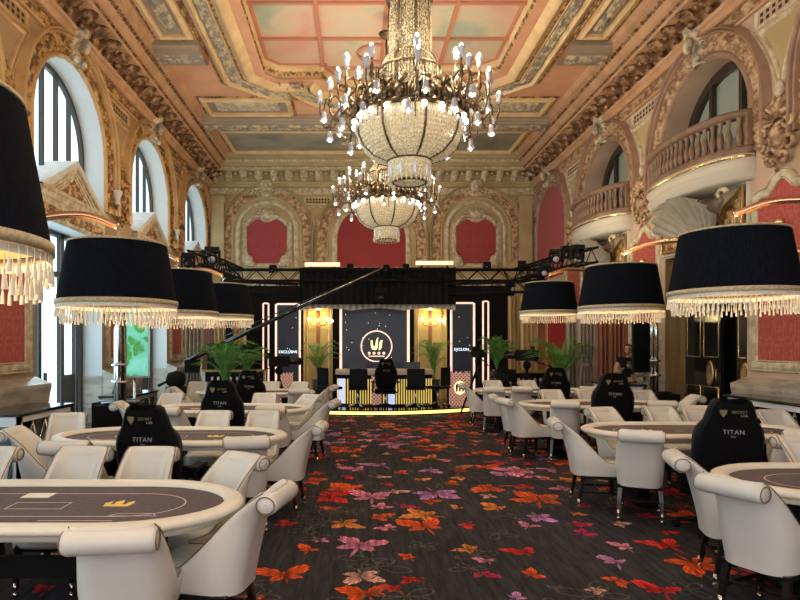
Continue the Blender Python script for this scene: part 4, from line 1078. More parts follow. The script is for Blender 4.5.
CH = [
 # left, first table
 (114, 515, 2.66, -.14, 1, 'ivory roll-back chair in the left foreground, back to us, cut by the bottom edge', g[0]),
 (269, 480, 3.38, -1, .22, 'ivory chair side on at the aisle end of the nearest left table', g[0]),
 (240, 457, 4.36, -.75, -1, 'ivory chair angled at the far right corner of the nearest left table', g[0]),
 (151, 455, 4.62, 0, -1, 'ivory chair facing us over the nearest left table, in front of the black gaming chair', g[0]),
 (83, 455, 4.62, 0, -1, 'ivory chair facing us over the nearest left table, behind the paper slip', g[0]),
 (-9, 455, 4.62, 0, -1, 'ivory chair facing us over the nearest left table, cut by the left edge', g[0]),
 # left, second table
 (16, 428, 5.75, 1, .05, 'ivory chair side on at the left table end in front of the white lattice sideboard', g[1]),
 (67, 438, 5.0, -.1, 1, 'ivory chair with its back to us at the near left of the second left table', g[1]),
 (246, 432, 5.25, -.25, 1, 'ivory chair with tilted back to us, near aisle corner of the second left table', g[1]),
 (315, 420, 6.15, -1, .12, 'ivory chair side on at the aisle end of the second left table', g[1]),
 (264, 414, 7.2, 0, -1, 'ivory chair facing us over the second left table, nearer the aisle', g[1]),
 (215, 414, 7.2, 0, -1, 'ivory chair facing us over the second left table, beside the middle gaming chair', g[1]),
 (68, 418, 6.95, .35, -1, 'ivory chair facing us just below the white lattice sideboard, left side', g[1]),
 # left, third table
 (121, 402, 8.4, 1, .1, 'ivory chair side on, peeping out left above the nearest left gaming chair', g[2]),
 (167, 408, 7.75, .15, 1, 'ivory chair with its back to us at the near left of the third left table', g[2]),
 (271, 405, 7.85, 0, 1, 'grey-shaded ivory chair, back to us, near aisle corner of the third left table', g[2]),
 (331, 399, 8.7, -1, .2, 'ivory chair side on at the aisle end of the third left table', g[2]),
 (310, 395, 9.6, -.8, -1, 'ivory chair angled at the far right corner of the third left table', g[2]),
 (265, 395, 9.85, 0, -1, 'ivory chair facing us over the third left table, right of the black gaming chairs', g[2]),
 (172, 397, 9.85, 0, -1, 'ivory chair facing us over the third left table, left of the black gaming chairs', g[2]),
 # left, far table
 (174, 392, 11.3, 1, 0, 'small white-looking chair at the left end of the far left table, below the black box', g[3]),
 (198, 387, 12.9, .1, -1, 'ivory chair facing us over the far left table, its left-hand place', g[3]),
 (271, 384, 12.95, 0, -1, 'ivory chair facing us over the far left table, before the honeycomb screen', g[3]),
 (300, 384, 12.9, -.2, -1, 'ivory chair facing us over the far left table, rightmost of its far side', g[3]),
 (299, 388, 11.0, -.1, 1, 'grey-shaded ivory chair with its back to us at the far left table', g[3]),
 (331, 385, 11.9, -1, .2, 'ivory chair side on at the aisle end of the far left table, before the stage', g[3]),
 # right, first table
 (736, 472, 3.60, 1, .5, 'largest ivory chair in the right foreground, back to us, cut by the bottom edge', g[4]),
 (684, 453, 4.42, 1, -.28, 'ivory chair side on in the right foreground, just behind the largest chair there', g[4]),
 (800, 443, 5.2, 0, -1, 'ivory chair facing us over the nearest right table, cut by the right edge', g[4]),
 # right, second table
 (806, 427, 5.55, .4, 1, 'ivory chair, back to us, at the second right table, cut by the right edge', g[5]),
 (641, 428, 5.62, .42, 1, 'ivory chair squarely with its back to us at the second right table, fully visible', g[5]),
 (560, 420, 6.45, 1, -.15, 'ivory chair side on at the aisle end of the second right table', g[5]),
 (602, 410, 7.6, .25, -1, 'ivory chair facing us at the far left corner of the second right table', g[5]),
 (660, 409, 7.65, 0, -1, 'ivory chair facing us over the second right table, below the chrome lamp post', g[5]),
 (696, 407, 7.8, -.1, -1, 'tan-looking ivory chair facing us over the second right table, close to the gaming chair', g[5]),
 (772, 408, 7.3, 0, -1, 'ivory chair facing us over the second right table, in front of the white sideboard', g[5]),
 # right, third table
 (565, 400, 8.6, .33, 1, 'ivory chair squarely with its back to us at the third right table', g[6]),
 (508, 396, 8.95, 1, .25, 'ivory chair side on at the aisle end of the third right table, the nearer one', g[6]),
 (497, 393, 9.65, 1, -.05, 'ivory chair at the aisle end of the third right table, half hidden by its neighbour', g[6]),
 (551, 390, 10.6, 0, -1, 'ivory chair facing us over the third right table, left of its gaming chair', g[6]),
 (587, 389, 10.65, 0, -1, 'ivory chair facing us over the third right table, between two black gaming chairs', g[6]),
 (642, 390, 10.5, 0, -1, 'ivory chair facing us over the third right table, right of its gaming chair', g[6]),
 (662, 398, 8.6, .4, 1, 'grey-shaded ivory chair, back to us, at the wall side of the third right table', g[6]),
 (694, 393, 9.5, -1, .1, 'ivory chair side on with its pale roll before the dark double doors', g[6]),
 # right, far table
 (494, 386, 11.4, .25, 1, 'ivory chair with its back to us at the far right table, nearest the stage', g[7]),
 (522, 386, 11.5, .25, 1, 'ivory chair with its back to us at the far right table, second from the stage', g[7]),
 (464, 384, 12.4, 1, -.08, 'ivory chair side on before the honeycomb divider, aisle end of the far right table', g[7]),
 (493, 380, 13.4, 0, -1, 'ivory chair facing us over the far right table, left of the black camera column', g[7]),
 (527, 380, 13.4, 0, -1, 'ivory chair facing us over the far right table, below the honeycomb bar', g[7]),
 (590, 386, 11.5, .3, 1, 'grey-shaded ivory chair, back to us, wall side of the far right table', g[7]),
]
for a in CH: chair(*a)
gg = 'black gaming chairs at the dealer places'
def gchair(px, Y, top, fx, label, group=gg, z=0):
    X = (px - 355) / 600 * Y; o = make_gaming_chair(label, group, (X + .28 * fx, Y + .28, z), atan2(-fx, 1), top); return o
gchair(148, 4.98, 1.215, 0.10, 'black gaming chair with its lettered back to us, largest on the left side')
gchair(222, 7.5, 1.27, 0.05, 'black gaming chair at the third left table, middle of the three on the left')
gchair(250, 10.4, 1.27, 0, 'black gaming chair at the far left table, beside the palm')
gchair(729, 5.15, 1.25, .22, 'black gaming chair with its lettered back to us, largest on the right side')
gchair(613, 8.1, 1.33, .18, 'black gaming chair at the third right table, in front of the person in black')
gchair(555, 10.9, 1.30, .15, 'black gaming chair at the far right table, below the palm')
# paper slip on the nearest table
pp = MB(); pp.box((-1.96, 3.72, .7678), (.17, .11, .003)); tag(pp.build('paper_slip', 'paper'), 'blank off-white paper slip lying on the felt of the nearest left table', 'paper')

# ------------------------------------------------------------------ arc lamps
def make_lamp():
    root = thing('arc_lamp', 'x', 'lamp')
    sh = MB(); n = 96; RB, RT, H = .515, .425, .53
    sh.grid(lambda i, j: ((RT + (RB - RT) * (1 - j / 4) + .004 * (i % 2)) * cos(2 * pi * i / n), (RT + (RB - RT) * (1 - j / 4) + .004 * (i % 2)) * sin(2 * pi * i / n), H * j / 4), n, 5, True, cu=True)
    s = sh.build('lamp_shade', 'shade', root)
    li = MB(); li.grid(lambda i, j: ((RT - .008 + (RB - RT) * (1 - j)) * cos(2 * pi * i / 48), (RT - .008 + (RB - RT) * (1 - j)) * sin(2 * pi * i / 48), H * j), 48, 2, True, cu=True); li.build('shade_lining', 'shade_in', s)
    t = MB(); t.lathe([(RB + .002, -.03), (RB + .014, -.028), (RB + .014, .012), (RB + .002, .014)], (0, 0, 0), 72); t.lathe([(RT + .0, H - .012), (RT + .008, H - .01), (RT + .008, H + .006), (RT - .01, H + .008)], (0, 0, 0), 60); t.build('braid_trim', 'trim_gold', root)
    f = MB(); K = 76
    for tier, (rad, z0, ln, w) in enumerate(((RB + .004, -.03, .105, .0095), (RB - .035, -.06, .135, .0095))):
        for i in range(K):
            a = 2 * pi * (i + .5 * tier) / K; l2 = ln * (1 + .08 * sin(i * 2.3)); x, y = rad * cos(a), rad * sin(a)
            f.lathe([(.002, 0), (.002, -l2 * .42), (w * .55, -l2 * .46), (w * .35, -l2 * .52), (w * .8, -l2 * .75), (w, -l2)], (x, y, z0), 5)
    f.lathe([(RB, -.03), (RB, -.062)], (0, 0, 0), 72)
    tag(f.build('tassel_fringe', 'tassel', root, fix=False), kind='stuff')
    sp = MB()
    for i in range(3): a = 2 * pi * i / 3; sp.tube([(0, 0, H - .02), (RT * cos(a), RT * sin(a), H - .01)], .005, 6)
    sp.tube([(0, 0, H + .16), (0, 0, .26)], .012, 8); sp.build('spider', 'steel', root)
    b = MB(); b.ball((0, 0, .24), .055, 12, 8); b.build('bulb', 'bulb_far', root)
    return root
LP = make_lamp(); remember(None)
def lamp(x, y, z, dx, dy, label, base, power, pole=True, basez=.85):
    o = place(LP, x, y, 0, label, 'black fringed arc lamps', z=z)
    H = .53; top = H + .16
    a = MB(); pz = -z
    P = [(dx, dy, -z + basez + 1.35), (dx * .97, dy * .97, -.10), (dx * .86, dy * .86, .30), (dx * .66, dy * .66, .58), (dx * .42, dy * .42, .74), (dx * .18, dy * .18, .79), (0, 0, top)]
    # smooth by Catmull-Rom
    Q = []
    for i in range(len(P) - 1):
        p0, p1, p2, p3 = [Vector(P[max(0, min(len(P) - 1, i + d))]) for d in (-1, 0, 1, 2)]
        for s in range(6):
            t = s / 6; Q.append(.5 * ((2 * p1) + (p2 - p0) * t + (2 * p0 - 5 * p1 + 4 * p2 - p3) * t * t + (3 * p1 - p0 - 3 * p2 + p3) * t ** 3))
    Q.append(Vector(P[-1])); n = len(Q)
    a.tube(Q, [.05 - .022 * i / n for i in range(n)], 10); a.build('arc_arm', 'copper', o)
    b = MB()
    for k in range(3):
        an = 2 * pi * k / 3 + .5; ox, oy = .05 * cos(an), .05 * sin(an)
        b.tube([(dx + ox, dy + oy, -z + basez), (dx + ox, dy + oy, -z + basez + 1.15), (dx * .985 + ox * .6, dy * .985 + oy * .6, -.12)], .036, 10)
    b.build('pole', 'chrome', o)
    for zz in (.28, .55): c = MB(); c.lathe([(.07, 0), (.105, 0), (.105, .035), (.07, .035)], (dx, dy, -z + basez + zz), 16); c.build('pole_band', 'steel', o)
    d = MB(); d.lathe([(.001, 0), (.28, 0), (.28, .03), (.001, .035)], (dx, dy, -z + basez - .035), 28); d.build('base_plate', 'dark_gloss', o)
    e = MB(); e.box((dx, dy, -z + (basez - .036) / 2), (.62, .62, basez - .04)); e.build('plinth', 'dark', o, bevel=.01)
    L = bpy.data.lights.new('lamp_light', 'POINT'); L.energy = power; L.color = (1.0, .78, .52); L.shadow_soft_size = .07
    lo = bpy.data.objects.new('lamp_light', L); COL.objects.link(lo); lo.location = (x, y, z + .36)
    return o
LPW = 26
lamp(-1.64, 2.10, 2.07, -1.7, -.5, 'black drum lamp shade with ivory tassels cut by the left edge, nearest the camera', 0, LPW)
lamp(-2.17, 5.50, 2.09, -1.6, -.3, 'black tasselled arc lamp on the left, the whole shade before the first stone pediment', 0, LPW)
lamp(-2.31, 7.80, 2.12, -1.32, 1.5, 'black tasselled arc lamp on the left, half hidden behind the nearer whole shade', 0, LPW, basez=.83)
lamp(-2.27, 10.3, 2.20, -1.68, -.3, 'black tasselled arc lamp on the left, farthest of its row', 0, LPW, basez=.80)
lamp(3.37, 5.35, 2.17, 1.8, -.6, 'black tasselled arc lamp on the right, largest, in front of the dark double door', 0, LPW)
lamp(3.45, 7.80, 2.19, 1.8, -1.9, 'black tasselled arc lamp on the right, middle of the three', 0, LPW)
lamp(3.60, 11.15, 2.32, 2.0, .05, 'black tasselled arc lamp on the right, farthest, its chrome post beside the black screen', 0, LPW, basez=.84)
# ------------------------------------------------------------------ chandeliers
def net(mb, prof, n, w=.011, twist=0.0):
    """strings of faceted beads hung along a profile [(r, z)], n strings round"""
    L = [0]
    for a, b in zip(prof[:-1], prof[1:]): L.append(L[-1] + sqrt((a[0] - b[0]) ** 2 + (a[1] - b[1]) ** 2))
    def at(t):
        for i in range(len(L) - 1):
            if t <= L[i + 1] + 1e-9:
                q = (t - L[i]) / max(1e-9, L[i + 1] - L[i]); return (prof[i][0] + (prof[i + 1][0] - prof[i][0]) * q, prof[i][1] + (prof[i + 1][1] - prof[i][1]) * q)
        return prof[-1]
    K = max(4, int(L[-1] / .045))
    for s in range(n):
        a = 2 * pi * s / n; pts = []; rs = []
        for k in range(K * 2 + 1):
            r, z = at(L[-1] * k / (K * 2)); pts.append((r * cos(a), r * sin(a), z)); rs.append(w * (1.0 if k % 2 else .35))
        mb.tube(pts, rs, 4, caps=False, smooth=False)
def make_chandelier(label, loc, top, ld, name='chandelier'):
    root = thing(name, label, 'chandelier', loc, 0, 'crystal chandeliers')
    # origin: the level of the ring
    col = [(.235, 1.45), (.25, 1.15), (.25, .80)]
    b = MB(); net(b, col, 60, .012); tag(b.build('bead_column', 'bead_up', root, fix=False), kind='stuff')
    dome = [(.26, .80), (.31, .74), (.345, .66), (.35, .50), (.34, .34)]
    b = MB(); net(b, dome, 56, .013); tag(b.build('bead_collar', 'bead_up', root, fix=False), kind='stuff')
    bas = [(.56, .08), (.60, -.02), (.59, -.14), (.53, -.26), (.42, -.36), (.27, -.415)]
    b = MB(); net(b, bas, 104, .016); tag(b.build('bead_basket', 'bead', root, fix=False), kind='stuff')
    bas2 = [(.245, -.41), (.24, -.50), (.215, -.60), (.17, -.66), (.06, -.63)]
    b = MB(); net(b, bas2, 56, .014); 
    for i in range(28): a = 2 * pi * i / 28; b.lathe([(.002, 0), (.014, -.03), (.012, -.07), (.002, -.09)], (.25 * cos(a), .25 * sin(a), -.60), 6)
    tag(b.build('bead_tassel', 'bead', root, fix=False), kind='stuff')
    li = MB(); li.lathe([(.54, .08), (.575, -.02), (.565, -.14), (.505, -.26), (.40, -.35), (.24, -.40), (.20, -.6), (.02, -.62)], (0, 0, 0), 32); li.build('basket_lining', 'glow', root)
    li = MB(); li.lathe([(.215, 1.45), (.23, 1.15), (.23, .80), (.32, .66), (.32, .34)], (0, 0, 0), 28); li.build('column_lining', 'bead_up', root)
    # brass work
    f = MB()
    for s in range(8):
        a = 2 * pi * s / 8 + .2
        f.tube([(r * cos(a) * 1.03, r * sin(a) * 1.03, z) for r, z in col], .012, 6); f.tube([(r * cos(a) * 1.03, r * sin(a) * 1.03, z) for r, z in dome + [(.38, .2)]], .014, 6)
    for s in range(8):
        a = 2 * pi * s / 8 + .2
        f.tube([(r * cos(a) * 1.03, r * sin(a) * 1.03, z) for r, z in bas], .014, 6)
    for r, z in ((.25, .80), (.345, .64), (.25, -.415), (.19, -.66)): f.lathe([(r, -.015), (r + .025, 0), (r, .018)], (0, 0, z), 40)
    f.lathe([(.24, 1.42), (.275, 1.45), (.28, 1.50), (.20, 1.56), (.05, 1.62)], (0, 0, 0), 32)
    f.build('brass_cage', 'brass', root); f = MB(); f.lathe([(.02, top - .12), (.12, top - .06), (.16, top), (.02, top + .02)], (0, 0, 0), 24); f.build('ceiling_canopy', 'brass', root)
    rg = MB(); n = 180   # pierced crown ring
    def fn(i, j):
        a = 2 * pi * i / n; v = j / 8; return ((.60 + .03 * sin(a * 30) + .02 * cos(v * 9)) * cos(a), (.60 + .03 * sin(a * 30) + .02 * cos(v * 9)) * sin(a), .07 + v * (.17 + .05 * abs(sin(a * 12))))
    rg.grid(fn, n, 9, True, cu=True); rg.lathe([(.62, .04), (.655, .06), (.655, .09), (.60, .10)], (0, 0, 0), 60)
    for s in range(24):
        a = 2 * pi * s / 24; rg.ball((.66 * cos(a), .66 * sin(a), .16), .05, 8, 5, (1, 1, 1.4))
        rg.tube([(.62 * cos(a), .62 * sin(a), .26), (.56 * cos(a + .1), .56 * sin(a + .1), .36), (.44 * cos(a), .44 * sin(a), .42)], [.02, .025, .01], 6)
    rg.build('pierced_ring', 'brass', root)
    # ring of bulbs round the basket top
    bulb0 = None
    for s in range(20):
        a = 2 * pi * (s + .5) / 20
        if bulb0 is None: bulb0 = MB().ball((0, 0, 0), .034, 8, 6).build('ring_bulb', 'bulb', root); o = bulb0
        else: o = bulb0.copy(); COL.objects.link(o)
        o.location = (.655 * cos(a), .655 * sin(a), .015)
    # arms
    def cup(mb, x, y, z, up):
        s = 1 if up else -1; n0 = len(mb.v)
        mb.lathe([(.010, 0), (.026, s * .010), (.034, s * .04), (.032, s * .075), (.048, s * .105)], (x, y, z), 10)
        for i in range(n0 + 40, n0 + 50): v = mb.v[i]; mb.v[i] = (v[0], v[1], v[2] + (.02 * s if i % 2 else -.01 * s))
    armU = MB(); armU.tube([(.60, 0, .18), (.70, 0, .34), (.78, 0, .26), (.80, 0, .12), (.86, 0, .06), (.93, 0, .16), (.93, 0, .42)], [.02, .018, .016, .016, .014, .014, .012], 7)
    armU.lathe([(.02, 0), (.035, .03), (.02, .06), (.028, .10), (.014, .14)], (.93, 0, .22), 9)
    armU.tube([(.80, 0, .12), (.90, 0, -.02), (1.0, 0, .02), (1.05, 0, .16), (1.05, 0, .26)], [.014, .012, .011, .011, .010], 6)
    armU.tube([(.78, 0, .26), (.86, .04, .34), (.98, .08, .28), (1.0, .09, .16)], [.012, .011, .010, .009], 6)
    armU.tube([(.78, 0, .26), (.84, -.06, .20), (.92, -.09, .10), (.94, -.10, -.02)], [.012, .011, .010, .009], 6)
    for q in ((.72, .28), (.84, .08), (.98, .0)): armU.ball((q[0], 0, q[1]), .03, 7, 5, (1.3, .8, 1))
    armU.tube([(.80, .0, -.14), (.80, 0, .1)], .007, 5); armU.tube([(.70, .0, -.06), (.70, 0, .3)], .007, 5)
    a0 = armU.build('arm', 'brass', root)
    spots = [(.93, 0, .42, True), (1.05, 0, .26, True), (1.0, .09, .14, False), (.94, -.10, -.02, False)]
    subs = []
    for q in spots:
        sh = MB(); cup(sh, *q); s0 = sh.build('tulip_shade', 'tulip', a0, fix=False)
        bl = MB(); bl.ball((q[0], q[1], q[2] + (.125 if q[3] else -.105)), .021, 8, 6, (1, 1, 1.5)); subs += [s0, bl.build('bulb', 'bulb', a0)]
    for s in range(1, 12):
        o = a0.copy(); COL.objects.link(o); o.rotation_euler = (0, 0, 2 * pi * s / 12)
        o.scale = (1, 1, 1) if s % 2 == 0 else (.91, .91, 1.15)
        for ch in subs: c = ch.copy(); COL.objects.link(c); c.parent = o
    # upright inner candles
    st0 = None
    for s in range(7):
        a = 2 * pi * (s + .3) / 7
        if st0 is None:
            up = MB(); up.tube([(.52, 0, .2), (.58, 0, .45), (.60, 0, .60)], .012, 6); st0 = up.build('inner_stem', 'brass', root)
            u2 = MB(); cup(u2, .60, 0, .60, True); i2 = u2.build('tulip_shade', 'tulip', st0, fix=False); i3 = MB().ball((.60, 0, .725), .021, 8, 6, (1, 1, 1.5)).build('bulb', 'bulb', st0); o = st0
        else:
            o = st0.copy(); COL.objects.link(o)
            for ch in (i2, i3): c = ch.copy(); COL.objects.link(c); c.parent = o
        o.rotation_euler = (0, 0, a)
    # crystal drops
    d = MB()
    for s in range(9):
        a = 2 * pi * s / 9; d.lathe([(.002, 0), (.02, -.03), (.026, -.10), (.012, -.15), (.001, -.17)], (.24 * cos(a) , .24 * sin(a), -.46), 6, smooth=False)
    for s in range(48):
        a = 2 * pi * s / 48; d.lathe([(.001, 0), (.014, -.02), (.012, -.06), (.001, -.085)], (.63 * cos(a), .63 * sin(a), .0), 6, smooth=False)
    tag(d.build('crystal_drop', 'crystal', root, fix=False), kind='stuff')
    rod = MB(); rod.tube([(0, 0, -.3), (0, 0, top + .02)], .02, 8); rod.build('hanging_rod', 'brass', root)
    for k in range(4):
        a = pi / 4 + k * pi / 2
        L = bpy.data.lights.new('chandelier_light', 'POINT'); L.energy = ld; L.color = (1.0, .80, .55); L.shadow_soft_size = .10
        lo = bpy.data.objects.new('chandelier_light', L); COL.objects.link(lo); lo.location = (loc[0] + .80 * cos(a), loc[1] + .80 * sin(a), loc[2] + .80)
    return root
CH1 = make_chandelier('crystal chandelier nearest the camera, its bead column reaching the ceiling, larger of the two', (.64, 7.05, 4.27), 3.55, 62)
CH2 = make_chandelier('crystal chandelier hanging farther back, before the middle crimson arch, smaller of the two in view', (.62, 11.8, 4.42), 3.4, 56)

# ------------------------------------------------------------------ stage
SY = 17.3
def X(px, Y): return (px - 355) / 600 * Y
def Z(py, Y): return 1.7 - (py - 345) / 600 * Y
FS = lambda s, t, n: (s, SY - n, t)
# platform with a bowed front
pl = MB(); arc = [(X(258, 15), 17.68)] + [(X(258, 15) + (X(478, 15) - X(258, 15)) * i / 24, 15.35 - .95 * sin(pi * i / 24) ** .8) for i in range(25)] + [(X(478, 15), 17.68)]
pl.prism(arc, lambda s, t, n: (s, t, n), 0, .13); root = pl.build('stage_platform', 'dark_gloss'); tag(root, 'low glossy black stage platform with a bowed yellow-lit front edge', 'stage')
e = MB(); sweep(e, lambda s, t, n: (s, t, n), arc[1:-1], [(-0.004, .03), (-0.03, .03), (-.03, .10), (-0.004, .10)], smooth=False); e.build('edge_light', 'yellow_led', root)
def screen(px0, px1, py0, py1, Y, name, label, m='navy', led=.05, cat='screen', sides='LRT', depth=.08, stars=0):
    x0, x1, z0, z1 = X(px0, Y), X(px1, Y), Z(py1, Y), Z(py0, Y)
    r = thing(name, label, cat, ((x0 + x1) / 2, Y, z0)); w = x1 - x0; h = z1 - z0
    b = MB(); b.box((0, .04, h / 2), (w, depth, h)); b.build('panel', m, r)
    f = MB()
    if 'L' in sides: f.box((-w / 2 - led / 2, -.02, h / 2), (led, .06, h + led))
    if 'R' in sides: f.box((w / 2 + led / 2, -.02, h / 2), (led, .06, h + led))
    if 'T' in sides: f.box((0, -.02, h + led / 2), (w, .06, led))
    f.build('light_frame', 'led', r)
    if stars:
        s = MB(); rn = random.Random(px0)
        for i in range(stars): s.ball((rn.uniform(-.46, .46) * w, -.012, rn.uniform(.05, .95) * h), .009, 6, 4, (1, .5, 1))
        s.build('star_mark', 'white_light', r)
    return r, w, h
bk = MB(); bk.box((X(367, 17.6), 17.75, 1.75), (X(512, 17.6) - X(215, 17.6) + .0, .08, 3.4)); tag(bk.build('backdrop_wall', 'dark'), 'black set wall standing behind the lit stage screens', 'set wall')
ctr, w, h = screen(342, 407, 309, 388, SY, 'stage_screen', 'large navy stage screen with the round gold emblem in its middle', led=.07, sides='LR', stars=22)
# emblem: ring, flames, four small suits and a line
cx, cz = X(376.5, SY) - ctr.location.x, Z(346.3, SY) - ctr.location.z
rg = MB(); rg.tube([(cx + .44 * cos(2 * pi * i / 48), -.02, cz + .44 * sin(2 * pi * i / 48)) for i in range(49)], .020, 6); rg.build('emblem_ring', 'led', ctr)
em = MB(); Fe = lambda s, t, n: (cx + s, -.005 - n, cz + t)
em.prism([(-.17, .16), (-.12, .18), (-.10, .02), (-.07, -.01), (-.03, .02), (-.02, .14), (.02, .24), (.05, .26), (.04, .16), (.04, .0), (.0, -.09), (-.06, -.11), (-.13, -.08), (-.16, .0)], Fe, 0, .015)
em.prism([(.06, -.11), (.08, .0), (.09, .12), (.13, .18), (.18, .17), (.155, .08), (.15, -.02), (.12, -.09)], Fe, 0, .015); em.build('flame_emblem', 'gold_light', ctr)
sm = MB()
for i in range(4): sm.ball((cx - .21 + i * .14, -.01, cz - .20), .042, 10, 6, (1, .3, 1))
sm.box((cx, -.01, cz - .285), (.46, .01, .028)); sm.build('small_marks', 'led', ctr)
# alcoves with wall brackets
def alcove(px0, px1, label):
    Y = 17.45; x0, x1 = X(px0, Y), X(px1, Y); r = thing('lit_alcove', label, 'alcove', ((x0 + x1) / 2, Y, .13)); w = x1 - x0; H = Z(306, Y) - .13
    b = MB(); b.box((0, .12, H / 2), (w, .03, H)); b.box((-w / 2, .02, H / 2), (.03, .22, H)); b.box((w / 2, .02, H / 2), (.03, .22, H)); b.box((0, .02, H), (w, .22, .03)); b.build('recess', 'alcove', r)
    p = MB(); [p.box((dx, .10, H / 2), (.03, .02, H)) for dx in (-w * .38, w * .38)]; p.build('gilt_strip', 'brass_bright', r)
    s = MB(); z = Z(322, Y) - .13; s.box((0, .07, z - .15), (.10, .05, .95)); s.tube([(-.26, -.03, z + .02), (-.18, -.05, z - .10), (0, .04, z - .12), (.18, -.05, z - .10), (.26, -.03, z + .02)], .018, 6); s.tube([(0, .04, z + .1), (0, .0, z + .35)], .03, 8); s.build('wall_bracket', 'copper_wood', r)
    bb = MB(); [bb.ball((dx, dy, dz), .045, 8, 6) for dx, dy, dz in ((-.26, -.03, z + .07), (.26, -.03, z + .07), (0, -.02, z + .40), (.40, .06, z + .03))]; bb.build('bulb', 'bulb_far', r)
    L = bpy.data.lights.new('alcove_light', 'POINT'); L.energy = 14; L.color = (1, .78, .36); L.shadow_soft_size = .06
    lo = bpy.data.objects.new('alcove_light', L); COL.objects.link(lo); lo.location = (r.location.x, Y - .22, .13 + z + .1)
alcove(304, 332, 'yellow-lit alcove with a triple wall lamp, left of the large stage screen'); alcove(415, 446, 'yellow-lit alcove with a triple wall lamp, right of the large stage screen')
a1, w, h = screen(277, 299, 305, 408, 17.1, 'side_screen', 'tall navy side screen left of the stage showing a line of pale lettering', sides='LRT', stars=8)
text_mesh('screen_lettering', 'EXCLUSIVE', .108, 'cyan_light', a1, (0, -.01, Z(352, 17.1) - a1.location.z), (pi / 2, 0, 0), .004, 1.0)
a2, w, h = screen(452, 473, 304, 408, 17.1, 'side_screen', 'tall navy side screen right of the stage showing short pale lettering', sides='LRT', stars=6)
text_mesh('screen_lettering', 'EXCLON', .105, 'cyan_light', a2, (-.03, -.01, Z(349.5, 17.1) - a2.location.z), (pi / 2, 0, 0), .004, 1.0)
screen(264, 268, 304, 392, 17.0, 'light_portal', 'narrow pink-lit upright frame left of the stage', m='dark', led=.035, cat='light'); screen(483.5, 487.5, 302, 400, 17.0, 'light_portal', 'narrow pink-lit upright frame right of the stage', m='dark', led=.035, cat='light')
def honey(px0, px1, py0, py1, Y, label, emb=True):
    x0, x1, z0, z1 = X(px0, Y), X(px1, Y), Z(py1, Y), Z(py0, Y); r = thing('honeycomb_screen', label, 'divider', ((x0 + x1) / 2, Y, z0), 0, 'peach honeycomb dividers'); w, h = x1 - x0, z1 - z0
    b = MB(); k = 9; o = [(-w / 2, 0)] + [(-w / 2 + w * i / k, h * (.93 + .07 * (i % 2))) for i in range(k + 1)] + [(w / 2, 0)]
    b.prism(o, lambda s, t, n: (s, -n, t), 0, .04); b.build('panel', 'hex_pink', r)
    if emb:
        d = MB(); cz = h * .55; rr = w * .27; d.prism([(rr * cos(2 * pi * i / 24), cz + rr * 1.2 * sin(2 * pi * i / 24)) for i in range(24)], lambda s, t, n: (s, -.04 - n, t), 0, .012); d.build('disc', 'gold_light', r)
        e = MB(); [e.prism([(dx - .02, cz - .1), (dx - .03, cz + .06), (dx + .02, cz + .14), (dx + .03, cz + .02), (dx + .02, cz - .1)], lambda s, t, n: (s, -.052 - n, t), 0, .006) for dx in (-.08, 0, .08)]; e.build('flame_mark', 'dark', r)
honey(449, 470, 371, 408, 15.5, 'peach honeycomb divider with a flame disc, right end of the stage front'); honey(279, 293, 372, 403, 16.2, 'small peach honeycomb divider left of the stage', False)
# valance and drape over the stage
v = MB(); x0, x1 = X(300, 16.4), X(455, 16.4)
v.grid(lambda i, j: (x0 + (x1 - x0) * i / 120, 16.35 + .03 * sin(i * 1.3), 2.74 + .36 * j / 3 * 1 + (.06 * abs(sin(i / 120 * pi * 3)) * (1 - j / 3)) - .10 * (1 - j / 3)), 121, 4)
tag(v.build('swag_valance', 'cloth_grey'), 'silver-grey swagged cloth edge hanging under the black stage drape', 'valance')
v = MB(); v.grid(lambda i, j: (x0 + (x1 - x0) * i / 160, 16.25 + .035 * sin(i * .9), 2.80 + 1.0 * j / 3), 161, 4)
tag(v.build('stage_drape', 'dark'), 'black cloth drape hung from the front truss above the stage', 'drape')
